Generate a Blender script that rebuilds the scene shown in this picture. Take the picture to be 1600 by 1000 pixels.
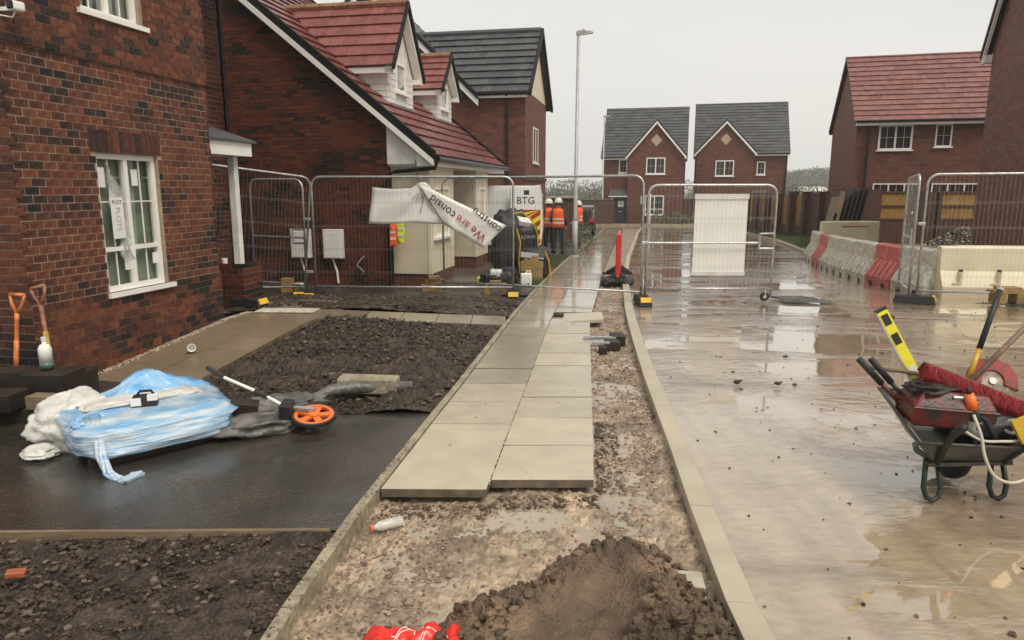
import bpy, bmesh, math, random
import numpy as np
from mathutils import Vector, Matrix, Euler, noise as mnoise
C = bpy.context.scene
for o in list(bpy.data.objects): bpy.data.objects.remove(o)
R = math.radians
# ------------------------------------------------------------------ camera, world, sun
cam = bpy.data.objects.new('camera', bpy.data.cameras.new('camera')); C.collection.objects.link(cam); C.camera = cam
cam.data.sensor_width = 36; cam.data.lens = 1090/1600*36; cam.data.clip_end = 3000; cam.data.clip_start = .05
cam.location = (0, 0, 1.7); cam.rotation_euler = (R(90)-math.atan(204/1090), 0, 0)
W = bpy.data.worlds.new('World'); C.world = W; W.use_nodes = True
wn = W.node_tree; wn.nodes.clear()
def wnode(t, **k):
    n = wn.nodes.new(t)
    for a, b in k.items(): setattr(n, a, b)
    return n
wo = wnode('ShaderNodeOutputWorld'); bg = wnode('ShaderNodeBackground'); bg.inputs[1].default_value = .1
sky = wnode('ShaderNodeTexSky'); sky.sky_type = 'NISHITA'; sky.sun_disc = False
sky.sun_elevation = R(55); sky.sun_rotation = R(140)
hs = wnode('ShaderNodeHueSaturation'); hs.inputs['Saturation'].default_value = .25; hs.inputs['Value'].default_value = .6
wn.links.new(sky.outputs[0], hs.inputs['Color'])
tc = wnode('ShaderNodeTexCoord'); nz = wnode('ShaderNodeTexNoise'); nz.inputs['Scale'].default_value = 1.0; nz.inputs['Detail'].default_value = 4
mp = wnode('ShaderNodeMapping'); mp.inputs['Scale'].default_value = (1, 1, 3)
wn.links.new(tc.outputs['Generated'], mp.inputs[0]); wn.links.new(mp.outputs[0], nz.inputs['Vector'])
cr = wnode('ShaderNodeValToRGB'); cr.color_ramp.elements[0].position = .3; cr.color_ramp.elements[1].position = .7
cr.color_ramp.elements[0].color = (6.3, 6.55, 6.5, 1); cr.color_ramp.elements[1].color = (8.2, 8.0, 7.6, 1)
wn.links.new(nz.outputs[0], cr.inputs[0])
mx = wnode('ShaderNodeMix', data_type='RGBA'); mx.inputs[0].default_value = .92
wn.links.new(hs.outputs[0], mx.inputs[6]); wn.links.new(cr.outputs[0], mx.inputs[7])
wn.links.new(mx.outputs[2], bg.inputs[0]); wn.links.new(bg.outputs[0], wo.inputs[0])
sun = bpy.data.objects.new('sun', bpy.data.lights.new('sun', 'SUN')); C.collection.objects.link(sun)
sun.data.energy = 2.3; sun.data.angle = R(25); sun.data.color = (1, .92, .8)
sun.rotation_euler = Vector((math.sin(R(140))*math.cos(R(55)), math.cos(R(140))*math.cos(R(55)), math.sin(R(55)))).to_track_quat('Z', 'Y').to_euler()
C.view_settings.view_transform = 'Standard'; C.view_settings.look = 'None'; C.view_settings.exposure = .2; C.view_settings.gamma = 1
C.view_settings.use_curve_mapping = False
C.render.engine = 'CYCLES'; C.cycles.max_bounces = 6; C.cycles.diffuse_bounces = 3; C.cycles.volume_bounces = 4; C.cycles.transparent_max_bounces = 12
rnd = random.Random(7)
# ------------------------------------------------------------------ materials
def mat(name, col, rough=.6, metal=0, var=.25, vs=8, bump=0, bs=60, spec=.5, detail=4, rvar=0, col2=None, coord='Object', stretch=None, alpha=None, trans=0, vs2=None, emit=None, v2r=(.6, 1.25), coat=0):
    m = bpy.data.materials.new(name); m.use_nodes = True
    nt = m.node_tree; n = nt.nodes; l = nt.links; b = n['Principled BSDF']
    b.inputs['Roughness'].default_value = rough; b.inputs['Metallic'].default_value = metal
    b.inputs['Specular IOR Level'].default_value = spec
    if coat: b.inputs['Coat Weight'].default_value = coat; b.inputs['Coat Roughness'].default_value = .12
    if alpha is not None: b.inputs['Alpha'].default_value = alpha
    if trans: b.inputs['Transmission Weight'].default_value = trans
    b.inputs['Base Color'].default_value = (*col, 1)
    t = n.new('ShaderNodeTexCoord'); v = t.outputs[coord]
    if stretch:
        q = n.new('ShaderNodeMapping'); q.inputs['Scale'].default_value = stretch; l.new(v, q.inputs[0]); v = q.outputs[0]
    if var or rvar:
        z = n.new('ShaderNodeTexNoise'); z.inputs['Scale'].default_value = vs; z.inputs['Detail'].default_value = detail; l.new(v, z.inputs['Vector'])
        c2 = col2 or tuple(c*(1-var) for c in col)
        x = n.new('ShaderNodeMix'); x.data_type = 'RGBA'; x.inputs[6].default_value = (*(col if col2 else [min(1, c*(1+var*.6)) for c in col]), 1); x.inputs[7].default_value = (*c2, 1)
        r = n.new('ShaderNodeMapRange'); r.inputs[1].default_value = .35; r.inputs[2].default_value = .65
        l.new(z.outputs[0], r.inputs[0]); l.new(r.outputs[0], x.inputs[0])
        if vs2:
            z2 = n.new('ShaderNodeTexNoise'); z2.inputs['Scale'].default_value = vs2; z2.inputs['Detail'].default_value = 3; l.new(v, z2.inputs['Vector'])
            y = n.new('ShaderNodeMix'); y.data_type = 'RGBA'; y.blend_type = 'MULTIPLY'; y.inputs[0].default_value = 1
            g = n.new('ShaderNodeMapRange'); g.inputs[1].default_value = .3; g.inputs[2].default_value = .7; g.inputs[3].default_value = v2r[0]; g.inputs[4].default_value = v2r[1]
            l.new(z2.outputs[0], g.inputs[0]); l.new(x.outputs[2], y.inputs[6]); l.new(g.outputs[0], y.inputs[7]); l.new(y.outputs[2], b.inputs['Base Color'])
        else: l.new(x.outputs[2], b.inputs['Base Color'])
        if rvar:
            g = n.new('ShaderNodeMapRange'); g.inputs[1].default_value = .35; g.inputs[2].default_value = .65
            g.inputs[3].default_value = max(.02, rough-rvar); g.inputs[4].default_value = min(1, rough+rvar)
            l.new(z.outputs[0], g.inputs[0]); l.new(g.outputs[0], b.inputs['Roughness'])
    if bump:
        z = n.new('ShaderNodeTexNoise'); z.inputs['Scale'].default_value = bs; z.inputs['Detail'].default_value = 5; l.new(v, z.inputs['Vector'])
        k = n.new('ShaderNodeBump'); k.inputs['Strength'].default_value = 1; k.inputs['Distance'].default_value = bump; l.new(z.outputs[0], k.inputs['Height']); l.new(k.outputs[0], b.inputs['Normal'])
    if emit:
        b.inputs['Emission Color'].default_value = (*emit, 1); b.inputs['Emission Strength'].default_value = 1
    return m
def brickmat(name, c1, c2, c3, mortar=(.2, .15, .12), pitch=.225, dark=.5):
    m = bpy.data.materials.new(name); m.use_nodes = True
    nt = m.node_tree; n = nt.nodes; l = nt.links; b = n['Principled BSDF']; b.inputs['Roughness'].default_value = .7
    t = n.new('ShaderNodeTexCoord'); s = n.new('ShaderNodeSeparateXYZ'); l.new(t.outputs['Object'], s.inputs[0])
    a = n.new('ShaderNodeMath'); a.operation = 'ADD'; l.new(s.outputs[0], a.inputs[0]); l.new(s.outputs[1], a.inputs[1])
    k = n.new('ShaderNodeCombineXYZ'); l.new(a.outputs[0], k.inputs[0]); l.new(s.outputs[2], k.inputs[1])
    z = n.new('ShaderNodeTexNoise'); z.inputs['Scale'].default_value = 2.2; z.inputs['Detail'].default_value = 8; z.inputs['Roughness'].default_value = .8
    q = n.new('ShaderNodeMapping'); q.inputs['Scale'].default_value = (1, 2.6, 1); l.new(k.outputs[0], q.inputs[0]); l.new(q.outputs[0], z.inputs['Vector'])
    r = n.new('ShaderNodeMapRange'); r.inputs[1].default_value = dark; r.inputs[2].default_value = dark+.1; l.new(z.outputs[0], r.inputs[0])
    x = n.new('ShaderNodeMix'); x.data_type = 'RGBA'; x.inputs[6].default_value = (*c2, 1); x.inputs[7].default_value = (*c3, 1); l.new(r.outputs[0], x.inputs[0])
    w = n.new('ShaderNodeTexBrick'); l.new(k.outputs[0], w.inputs['Vector']); w.inputs['Scale'].default_value = 1
    w.inputs['Color1'].default_value = (*c1, 1); l.new(x.outputs[2], w.inputs['Color2']); w.inputs['Mortar'].default_value = (*mortar, 1)
    w.inputs['Brick Width'].default_value = pitch; w.inputs['Row Height'].default_value = .075; w.inputs['Mortar Size'].default_value = .006; w.inputs['Bias'].default_value = .1
    x2 = n.new('ShaderNodeMix'); x2.data_type = 'RGBA'; x2.blend_type = 'MULTIPLY'; x2.inputs[0].default_value = 1
    z2 = n.new('ShaderNodeTexNoise'); z2.inputs['Scale'].default_value = 1.6; z2.inputs['Detail'].default_value = 7; z2.inputs['Roughness'].default_value = .75; l.new(q.outputs[0], z2.inputs['Vector'])
    g = n.new('ShaderNodeMapRange'); g.inputs[1].default_value = .3; g.inputs[2].default_value = .7; g.inputs[3].default_value = .5; g.inputs[4].default_value = 1.3
    l.new(z2.outputs[0], g.inputs[0]); l.new(w.outputs[0], x2.inputs[6]); l.new(g.outputs[0], x2.inputs[7]); l.new(x2.outputs[2], b.inputs['Base Color'])
    bp = n.new('ShaderNodeBump'); bp.inputs['Distance'].default_value = .008; bp.invert = True; l.new(w.outputs['Fac'], bp.inputs['Height']); l.new(bp.outputs[0], b.inputs['Normal'])
    return m
M = {}
bc = [(.165, .058, .029), (.135, .045, .025), (.098, .036, .023), (.045, .025, .019), (.02, .017, .016), (.155, .048, .028)]
for i, c in enumerate(bc): M['b%d' % i] = mat('brick_%d' % i, c, .66, var=.3, vs=22, bump=.003, bs=90, rvar=.12, spec=.3)
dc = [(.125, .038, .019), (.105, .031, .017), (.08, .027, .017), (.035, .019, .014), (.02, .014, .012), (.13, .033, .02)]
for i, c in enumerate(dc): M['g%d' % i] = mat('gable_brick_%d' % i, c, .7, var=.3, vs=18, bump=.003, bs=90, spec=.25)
M['mortar'] = mat('mortar', (.36, .27, .2), .9, bump=.003)
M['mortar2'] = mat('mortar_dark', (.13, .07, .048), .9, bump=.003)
M['brickwall'] = brickmat('brick_texture', (.14, .042, .02), (.11, .034, .019), (.03, .018, .015), (.16, .085, .06))
M['brickfar'] = brickmat('brick_texture_far', (.19, .052, .027), (.14, .04, .023), (.03, .018, .015), (.17, .09, .06), dark=.49)
M['brickright'] = brickmat('brick_texture_right', (.2, .06, .032), (.145, .045, .027), (.035, .021, .018), (.17, .09, .062), dark=.5)
for i, c in enumerate([(.215, .058, .046), (.19, .052, .041), (.25, .076, .06), (.15, .042, .034)]): M['t%d' % i] = mat('red_tile_%d' % i, c, .3, var=.2, vs=6, bump=.002, rvar=.1)
for i, c in enumerate([(.225, .088, .074), (.205, .078, .066), (.245, .10, .086)]): M['r%d' % i] = mat('pink_tile_%d' % i, c, .55, var=.25, vs=4, bump=.002, rvar=.1)
for i, c in enumerate([(.068, .068, .071), (.055, .055, .058), (.08, .08, .083)]): M['s%d' % i] = mat('grey_tile_%d' % i, c, .5, var=.2, vs=6, bump=.002)
M['ridge'] = mat('ridge_tile', (.27, .13, .07), .5, var=.3)
M['white'] = mat('white_upvc', (.82, .80, .74), .35, var=.06, vs=3)
M['white2'] = mat('white_weathered', (.72, .7, .66), .5, var=.12, vs=5)
M['cream'] = mat('cream_panel', (.66, .58, .42), .55, var=.07, vs=3)
M['creamdark'] = mat('cream_pale', (.7, .65, .52), .55, var=.07, vs=3)
M['black'] = mat('black_plastic', (.007, .007, .008), .35, var=.2, spec=.35)
M['verge'] = mat('dry_verge', (.008, .009, .009), .6, var=.3, spec=.25)
M['lead'] = mat('lead_flashing', (.2, .2, .2), .5, var=.3)
M['glassf'] = mat('window_glass', (.045, .055, .055), .06, var=.5, vs=1.5, spec=.8)
M['glass'] = bpy.data.materials.new('clear_glass'); M['glass'].use_nodes = True
_n = M['glass'].node_tree; _b = _n.nodes['Principled BSDF']; _n.nodes.remove(_b)
_t = _n.nodes.new('ShaderNodeBsdfTransparent'); _t.inputs[0].default_value = (.8, .84, .81, 1); _g = _n.nodes.new('ShaderNodeBsdfGlossy'); _g.inputs['Roughness'].default_value = .03
_m = _n.nodes.new('ShaderNodeMixShader'); _f = _n.nodes.new('ShaderNodeFresnel'); _f.inputs[0].default_value = 2.0
_ge = _n.nodes.new('ShaderNodeNewGeometry'); _s1 = _n.nodes.new('ShaderNodeMath'); _s1.operation = 'SUBTRACT'; _s1.inputs[0].default_value = 1; _n.links.new(_ge.outputs['Backfacing'], _s1.inputs[1]); _s2 = _n.nodes.new('ShaderNodeMath'); _s2.operation = 'MULTIPLY'; _n.links.new(_f.outputs[0], _s2.inputs[0]); _n.links.new(_s1.outputs[0], _s2.inputs[1]); _n.links.new(_s2.outputs[0], _m.inputs[0]); _n.links.new(_t.outputs[0], _m.inputs[1]); _n.links.new(_g.outputs[0], _m.inputs[2]); _n.links.new(_m.outputs[0], _n.nodes['Material Output'].inputs[0])
M['room'] = mat('room_plaster', (.35, .34, .3), .8, var=.2, vs=1)
M['pane_brightener'] = mat('grey_green_pane_brightener', (.42, .45, .37), .8, var=.35, vs=2.5, detail=2)  # pale tone for the added panel that lightens the window panes
M['paper'] = mat('paper', (.75, .74, .7), .6, var=.05)
M['ink'] = mat('black_ink', (.02, .02, .02), .6, var=0)
M['greyink'] = mat('grey_ink', (.38, .38, .37), .6, var=0)
M['redink'] = mat('red_ink', (.45, .02, .06), .6, var=0)
M['steel'] = mat('galvanised_steel', (.5, .5, .49), .42, metal=.75, var=.25, vs=15)
M['wire'] = mat('wire_steel', (.26, .25, .24), .5, metal=.5, var=.2)
M['wirel'] = mat('wire_steel_pale', (.45, .44, .42), .5, metal=.3, var=.2)
M['lamp'] = mat('lamp_post_steel', (.42, .41, .4), .5, metal=.3, var=.2, vs=3)
M['rubber'] = mat('rubber', (.02, .02, .02), .55, var=.3)
M['yellowtag'] = mat('yellow_tag', (.75, .45, .03), .5, var=.1)
M['slab'] = mat('wet_concrete_slab', (.455, .395, .29), .24, var=.07, vs2=4, v2r=(.86, 1.06), vs=1.1, rvar=.12, bump=.0007, bs=260)
M['slabl'] = mat('pale_concrete_slab', (.495, .43, .315), .3, var=.06, vs2=4, v2r=(.88, 1.05), vs=1.1, rvar=.12, bump=.0007, bs=260)
M['slabd'] = mat('soaked_concrete_slab', (.34, .3, .225), .14, var=.16, vs2=4, v2r=(.86, 1.06), vs=1.3, rvar=.1, bump=.0007, bs=260)
M['slabside'] = mat('muddy_shaded_slab_side', (.16, .125, .085), .6, var=.4, vs=12, bump=.002)  # dark slab sides: mud tone plus the front faces' shade painted in
M['slabw'] = mat('glossy_wet_slab', (.37, .33, .25), .1, var=.12, vs=1.3, rvar=.06, spec=.8)
M['slaby'] = mat('yard_concrete_slab', (.22, .17, .11), .24, var=.2, vs=1.2, rvar=.12, bump=.001, bs=180)
M['kerb'] = mat('kerb_concrete', (.44, .385, .28), .42, var=.1, vs=3, bump=.0004, bs=160)
M['edging'] = mat('edging_concrete', (.34, .29, .2), .5, var=.25, vs=4, bump=.003, bs=120, vs2=30)
M['block'] = mat('pale_block', (.42, .38, .29), .7, var=.2, vs=12, bump=.004, bs=120)
M['soil'] = mat('wet_soil', (.06, .041, .028), .42, var=.55, vs=9, bump=.03, bs=38, detail=8, rvar=.22, vs2=2.5, spec=.4)
M['soil2'] = mat('clod', (.075, .052, .036), .55, var=.6, vs=14, spec=.3, bump=.012, bs=60, detail=6, rvar=.2)
M['crumb'] = mat('damp_crumb', (.1, .07, .046), .6, spec=.3, var=.5, vs=14, bump=.01, bs=60)
M['heap'] = mat('sandy_soil', (.17, .112, .07), .6, var=.45, vs=6, bump=.016, bs=80, detail=9, vs2=5)
M['trench'] = mat('wet_subbase', (.37, .275, .19), .34, var=.45, vs=4, bump=.016, bs=38, detail=8, rvar=.25, vs2=20)
for i, c in enumerate([(.28, .2, .15), (.21, .145, .11), (.34, .26, .2), (.14, .1, .075)]): M['st%d' % i] = mat('stone_%d' % i, c, .45, var=.3, vs=20, bump=.003)
M['asphalt'] = mat('wet_asphalt', (.034, .031, .027), .2, var=.4, col2=(.07, .058, .045), vs=1.3, detail=9, bump=.003, bs=120, rvar=.13, vs2=40, spec=.7, coat=.4)
M['pad'] = mat('dark_ground', (.06, .05, .042), .35, var=.4, vs=2, bump=.01, bs=40, rvar=.2)
M['patio'] = mat('wet_patio', (.16, .145, .12), .12, var=.3, vs=1.5, rvar=.1, bump=.001)
M['ground'] = mat('bare_ground', (.14, .115, .085), .8, var=.4, vs=.4, bump=.03, bs=3)
M['grass'] = mat('rough_grass', (.07, .1, .03), .7, var=.4, vs=3, bump=.04, bs=20)
M['blade'] = mat('grass_blade', (.075, .1, .03), .6, var=.3)
M['wood'] = mat('weathered_timber', (.22, .16, .095), .65, var=.3, vs=6, stretch=(1, 12, 12), bump=.003)
M['woodd'] = mat('dark_timber', (.026, .016, .011), .6, var=.4, vs=6, bump=.003)
M['fencew'] = mat('treated_fence_board', (.33, .18, .045), .6, var=.4, vs=5, stretch=(6, 6, 1), bump=.002)
M['fenceb'] = mat('brown_fence_board', (.075, .035, .02), .65, var=.4, vs=5, stretch=(6, 6, 1))
M['pier'] = brickmat('screen_wall_brick', (.1, .035, .026), (.08, .03, .024), (.04, .022, .018), (.12, .06, .045))
M['orange'] = mat('hi_vis_orange', (.85, .12, .02), .6, var=.12, vs=6, bump=.004, bs=30)
M['hiyellow'] = mat('hi_vis_yellow', (.6, .75, .03), .6, var=.12, vs=6)
M['reflect'] = mat('reflective_tape', (.6, .6, .58), .3, var=.1)
M['cloth'] = mat('dark_cloth', (.018, .022, .035), .85, var=.3, vs=12, bump=.004, bs=30)
M['clothg'] = mat('grey_cloth', (.06, .058, .056), .85, var=.3, vs=12)
M['skin'] = mat('skin', (.5, .3, .22), .5, var=.1)
M['hair'] = mat('hair', (.04, .025, .015), .8, var=.3)
M['orangep'] = mat('orange_plastic', (.8, .16, .03), .35, var=.1)
M['orangew'] = mat('worn_orange_handle', (.55, .18, .04), .45, var=.35, vs=14)
M['redp'] = mat('red_plastic', (.62, .03, .025), .32, var=.2, vs=10)
M['redbar'] = mat('faded_red_plastic', (.6, .15, .13), .45, var=.25, vs=3, vs2=12)
M['whitebar'] = mat('dirty_white_plastic', (.62, .58, .47), .5, var=.22, vs=3, vs2=12)
M['creambar'] = mat('dirty_cream_plastic', (.7, .62, .43), .5, var=.12, vs=2)
M['bristle'] = mat('red_bristle', (.27, .012, .016), .8, var=.5, vs=50, bump=.008, bs=120)
M['dirtyred'] = mat('mud_stained_red', (.17, .014, .012), .4, var=.5, col2=(.03, .022, .017), vs=13, detail=8, bump=.003)
M['yellow'] = mat('yellow_paint', (.85, .72, .04), .35, var=.1)
M['yellow2'] = mat('dark_yellow_paint', (.6, .36, .03), .35, var=.15)
M['barrow'] = mat('muddy_steel_tray', (.04, .042, .04), .4, metal=.2, var=.4, vs=9, col2=(.09, .075, .058), detail=8)
M['broomwood'] = mat('dark_broom_wood', (.11, .075, .04), .6, var=.4, vs=10)
M['greenp'] = mat('dark_green_tube', (.014, .026, .016), .4, var=.3)
M['pale'] = mat('pale_plastic_hose', (.55, .5, .4), .4, var=.15)
M['film'] = mat('blue_film', (.2, .46, .74), .2, var=.3, vs=5, col2=(.7, .77, .8), stretch=(.8, .8, 9), bump=.012, bs=8, spec=.8, alpha=.8)
M['filmw'] = mat('white_film', (.66, .64, .59), .28, var=.2, vs=7, bump=.02, bs=13, spec=.7)
M['filmb'] = mat('deep_blue_film', (.12, .36, .68), .18, var=.4, vs=5, col2=(.4, .6, .78), bump=.022, bs=13, spec=.8, detail=7)
M['greybag'] = mat('grey_plastic_sheet', (.14, .13, .12), .35, var=.5, vs=6, bump=.012, bs=25)
M['van'] = mat('white_van_paint', (.72, .72, .7), .25, var=.06, vs=2)
M['chevy'] = mat('chevron_yellow', (.75, .62, .03), .4, var=.05)
M['chevr'] = mat('chevron_red', (.33, .02, .02), .4, var=.05)
M['car'] = mat('dark_red_brown_paint', (.035, .02, .018), .25, var=.1)
M['door'] = mat('anthracite_door', (.03, .037, .045), .4, var=.1)
M['leaf'] = mat('shrub_leaf', (.07, .09, .03), .6, var=.4, vs=4)
M['leaf2'] = mat('pale_shrub_leaf', (.16, .15, .06), .6, var=.4, vs=4)
M['twig'] = mat('bare_woodland', (.10, .1, .065), .8, var=.4, vs=.05)
M['card'] = mat('ochre_block', (.3, .2, .07), .7, var=.25, vs=9)
M['strip'] = mat('pale_pebbles', (.5, .4, .28), .7, var=.3, vs=20)
M['diamond'] = mat('render_diamond', (.5, .38, .28), .8, var=.1)
M['water'] = mat('muddy_water', (.36, .3, .22), .04, var=.12, vs=1.5, spec=.6, bump=.0006, bs=9)
# road: film of muddy water over concrete
def roadmat():
    m = mat('muddy_wet_road', (.40, .31, .235), .2, var=.1); nt = m.node_tree; n = nt.nodes; l = nt.links; b = n['Principled BSDF']
    for k in list(b.inputs['Base Color'].links)+list(b.inputs['Roughness'].links): l.remove(k)
    t = n.new('ShaderNodeTexCoord'); q = n.new('ShaderNodeMapping'); q.inputs['Scale'].default_value = (.8, 1.7, 1); l.new(t.outputs['Object'], q.inputs[0])
    z = n.new('ShaderNodeTexNoise'); z.inputs['Scale'].default_value = .55; z.inputs['Detail'].default_value = 9; z.inputs['Roughness'].default_value = .62; z.inputs['Distortion'].default_value = .6; l.new(q.outputs[0], z.inputs['Vector'])
    c = n.new('ShaderNodeValToRGB'); e = c.color_ramp.elements
    e[0].position = .38; e[0].color = (.41, .32, .215, 1); e[1].position = .72; e[1].color = (.15, .105, .072, 1)
    x = e.new(.52); x.color = (.37, .285, .19, 1)
    l.new(z.outputs[0], c.inputs[0])
    z3 = n.new('ShaderNodeTexNoise'); z3.inputs['Scale'].default_value = 14; z3.inputs['Detail'].default_value = 7; z3.inputs['Roughness'].default_value = .7; l.new(q.outputs[0], z3.inputs['Vector'])
    g3 = n.new('ShaderNodeMapRange'); g3.inputs[1].default_value = .3; g3.inputs[2].default_value = .75; g3.inputs[3].default_value = 1.12; g3.inputs[4].default_value = .72; l.new(z3.outputs[0], g3.inputs[0])
    mm = n.new('ShaderNodeMix'); mm.data_type = 'RGBA'; mm.blend_type = 'MULTIPLY'; mm.inputs[0].default_value = 1; l.new(c.outputs[0], mm.inputs[6]); l.new(g3.outputs[0], mm.inputs[7])
    q4 = n.new('ShaderNodeMapping'); q4.inputs['Scale'].default_value = (5, .45, 1); q4.inputs['Rotation'].default_value = (0, 0, R(12)); l.new(t.outputs['Object'], q4.inputs[0]); z4 = n.new('ShaderNodeTexNoise'); z4.inputs['Scale'].default_value = 1.2; z4.inputs['Detail'].default_value = 5; l.new(q4.outputs[0], z4.inputs['Vector'])
    g4 = n.new('ShaderNodeMapRange'); g4.inputs[1].default_value = .4; g4.inputs[2].default_value = .7; g4.inputs[3].default_value = 1.05; g4.inputs[4].default_value = .8; l.new(z4.outputs[0], g4.inputs[0])
    m4 = n.new('ShaderNodeMix'); m4.data_type = 'RGBA'; m4.blend_type = 'MULTIPLY'; m4.inputs[0].default_value = 1; l.new(mm.outputs[2], m4.inputs[6]); l.new(g4.outputs[0], m4.inputs[7]); l.new(m4.outputs[2], b.inputs['Base Color'])
    g = n.new('ShaderNodeMapRange'); g.inputs[1].default_value = .5; g.inputs[2].default_value = .64; g.inputs[3].default_value = .02; g.inputs[4].default_value = .4
    l.new(z.outputs[0], g.inputs[0]); l.new(g.outputs[0], b.inputs['Roughness'])
    q2 = n.new('ShaderNodeMapping'); q2.inputs['Scale'].default_value = (1.5, 4, 1); l.new(t.outputs['Object'], q2.inputs[0])
    z2 = n.new('ShaderNodeTexNoise'); z2.inputs['Scale'].default_value = 3; z2.inputs['Detail'].default_value = 7; l.new(q2.outputs[0], z2.inputs['Vector'])
    mu = n.new('ShaderNodeMath'); mu.operation = 'MULTIPLY'; l.new(z2.outputs[0], mu.inputs[0])
    g2 = n.new('ShaderNodeMapRange'); g2.inputs[1].default_value = .46; g2.inputs[2].default_value = .66; g2.inputs[3].default_value = .035; g2.inputs[4].default_value = 1; l.new(z.outputs[0], g2.inputs[0]); l.new(g2.outputs[0], mu.inputs[1])
    k = n.new('ShaderNodeBump'); k.inputs['Distance'].default_value = .016; l.new(mu.outputs[0], k.inputs['Height']); l.new(k.outputs[0], b.inputs['Normal'])
    b.inputs['Specular IOR Level'].default_value = .9; b.inputs['Coat Weight'].default_value = 1; b.inputs['Coat Roughness'].default_value = .04; l.new(k.outputs[0], b.inputs['Coat Normal'])
    return m
M['road'] = roadmat()
# ------------------------------------------------------------------ mesh helpers
class MB:
    def __init__(s): s.v = []; s.f = []; s.m = []
    def add(s, vs, fs, m=0):
        k = len(s.v); s.v += [tuple(p) for p in vs]; s.f += [tuple(i+k for i in f) for f in fs]; s.m += [m]*len(fs); return s
    def box8(s, P, m=0, back=True):
        fs = [(0, 1, 2, 3), (7, 6, 5, 4), (0, 4, 5, 1), (1, 5, 6, 2), (2, 6, 7, 3), (3, 7, 4, 0)]
        return s.add(P, fs, m)
    def box(s, x0, x1, y0, y1, z0, z1, m=0):
        return s.box8([(x0, y0, z0), (x1, y0, z0), (x1, y0, z1), (x0, y0, z1), (x0, y1, z0), (x1, y1, z0), (x1, y1, z1), (x0, y1, z1)], m)
    def obox(s, c, size, rot=(0, 0, 0), m=0):
        e = Euler(rot).to_matrix(); c = Vector(c); h = [a/2 for a in size]
        P = [c+e@Vector((a*h[0], b*h[1], d*h[2])) for b in (-1, 1) for a, d in ((-1, -1), (1, -1), (1, 1), (-1, 1))]
        return s.box8(P, m)
    def pbox(s, P, u0, u1, z0, z1, d0, d1, m=0):
        return s.box8([P(u0, z0, d0), P(u1, z0, d0), P(u1, z1, d0), P(u0, z1, d0), P(u0, z0, d1), P(u1, z0, d1), P(u1, z1, d1), P(u0, z1, d1)], m)
    def tube(s, pts, r, n=8, m=0, cap=True):
        pts = [Vector(p) for p in pts]; N = len(pts); rs = r if isinstance(r, (list, tuple)) else [r]*N
        k = len(s.v); ref = None
        for i, p in enumerate(pts):
            d = (pts[min(i+1, N-1)]-pts[max(i-1, 0)]).normalized()
            if ref is None: ref = d.orthogonal().normalized()
            ref = (ref-d*ref.dot(d)).normalized(); b = d.cross(ref)
            for j in range(n):
                a = 2*math.pi*j/n; s.v.append(tuple(p+(ref*math.cos(a)+b*math.sin(a))*rs[i]))
        for i in range(N-1):
            for j in range(n):
                a = k+i*n+j; b = k+i*n+(j+1) % n; s.f.append((a, b, b+n, a+n)); s.m.append(m)
        if cap: s.f += [tuple(k+j for j in range(n))[::-1], tuple(k+(N-1)*n+j for j in range(n))]; s.m += [m, m]
        return s
    def prism(s, poly, fn, d0, d1, m=0):
        n = len(poly); vs = [fn(a, b, d0) for a, b in poly]+[fn(a, b, d1) for a, b in poly]
        return s.add(vs, [tuple(range(n))[::-1], tuple(range(n, 2*n))]+[(i, (i+1) % n, (i+1) % n+n, i+n) for i in range(n)], m)
    def lathe(s, prof, c=(0, 0, 0), n=16, m=0, sx=1, sy=1, mtx=None):
        k = len(s.v); c = Vector(c)
        for r, z in prof:
            for j in range(n):
                a = 2*math.pi*j/n; p = Vector((r*math.cos(a)*sx, r*math.sin(a)*sy, z))
                if mtx: p = mtx@p
                s.v.append(tuple(c+p))
        for i in range(len(prof)-1):
            for j in range(n):
                a = k+i*n+j; b = k+i*n+(j+1) % n; s.f.append((a, b, b+n, a+n)); s.m.append(m)
        s.f += [tuple(k+j for j in range(n))[::-1], tuple(k+(len(prof)-1)*n+j for j in range(n))]; s.m += [m, m]
        return s
    def build(s, name, mats, parent=None, smooth=False, kind=None, norm=True, label=None, bevel=0, **kw):
        me = bpy.data.meshes.new(name); me.from_pydata(s.v, [], s.f)
        for q in (mats if isinstance(mats, (list, tuple)) else [mats]): me.materials.append(M[q] if isinstance(q, str) else q)
        if any(s.m): me.polygons.foreach_set('material_index', s.m)
        if norm and len(s.f) < 60000:
            bm = bmesh.new(); bm.from_mesh(me); bmesh.ops.recalc_face_normals(bm, faces=bm.faces); bm.to_mesh(me); bm.free()
        if smooth: me.polygons.foreach_set('use_smooth', [True]*len(me.polygons))
        me.update()
        o = bpy.data.objects.new(name, me); C.collection.objects.link(o); o.parent = parent
        if bevel:
            b = o.modifiers.new('bevel', 'BEVEL'); b.width = bevel; b.segments = 2; b.limit_method = 'ANGLE'
        if kind: o['kind'] = kind
        if label: o['label'] = label
        for a, b in kw.items(): o[a] = b
        return o
def share(name, me, parent=None, loc=(0, 0, 0), rot=(0, 0, 0), scale=(1, 1, 1), **kw):
    o = bpy.data.objects.new(name, me); C.collection.objects.link(o); o.parent = parent; o.location = loc; o.rotation_euler = rot; o.scale = scale
    for a, b in kw.items(): o[a] = b
    return o
def thing(name, label, cat, loc=(0, 0, 0), rz=0, group=None, rot=None):
    o = bpy.data.objects.new(name, None); C.collection.objects.link(o); o.empty_display_size = .1
    o.location = loc; o.rotation_euler = rot or (0, 0, rz); o['label'] = label; o['category'] = cat
    if group: o['group'] = group
    return o
def tag(o, label, cat, group=None):
    o['label'] = label; o['category'] = cat
    if group: o['group'] = group
    return o
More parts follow.
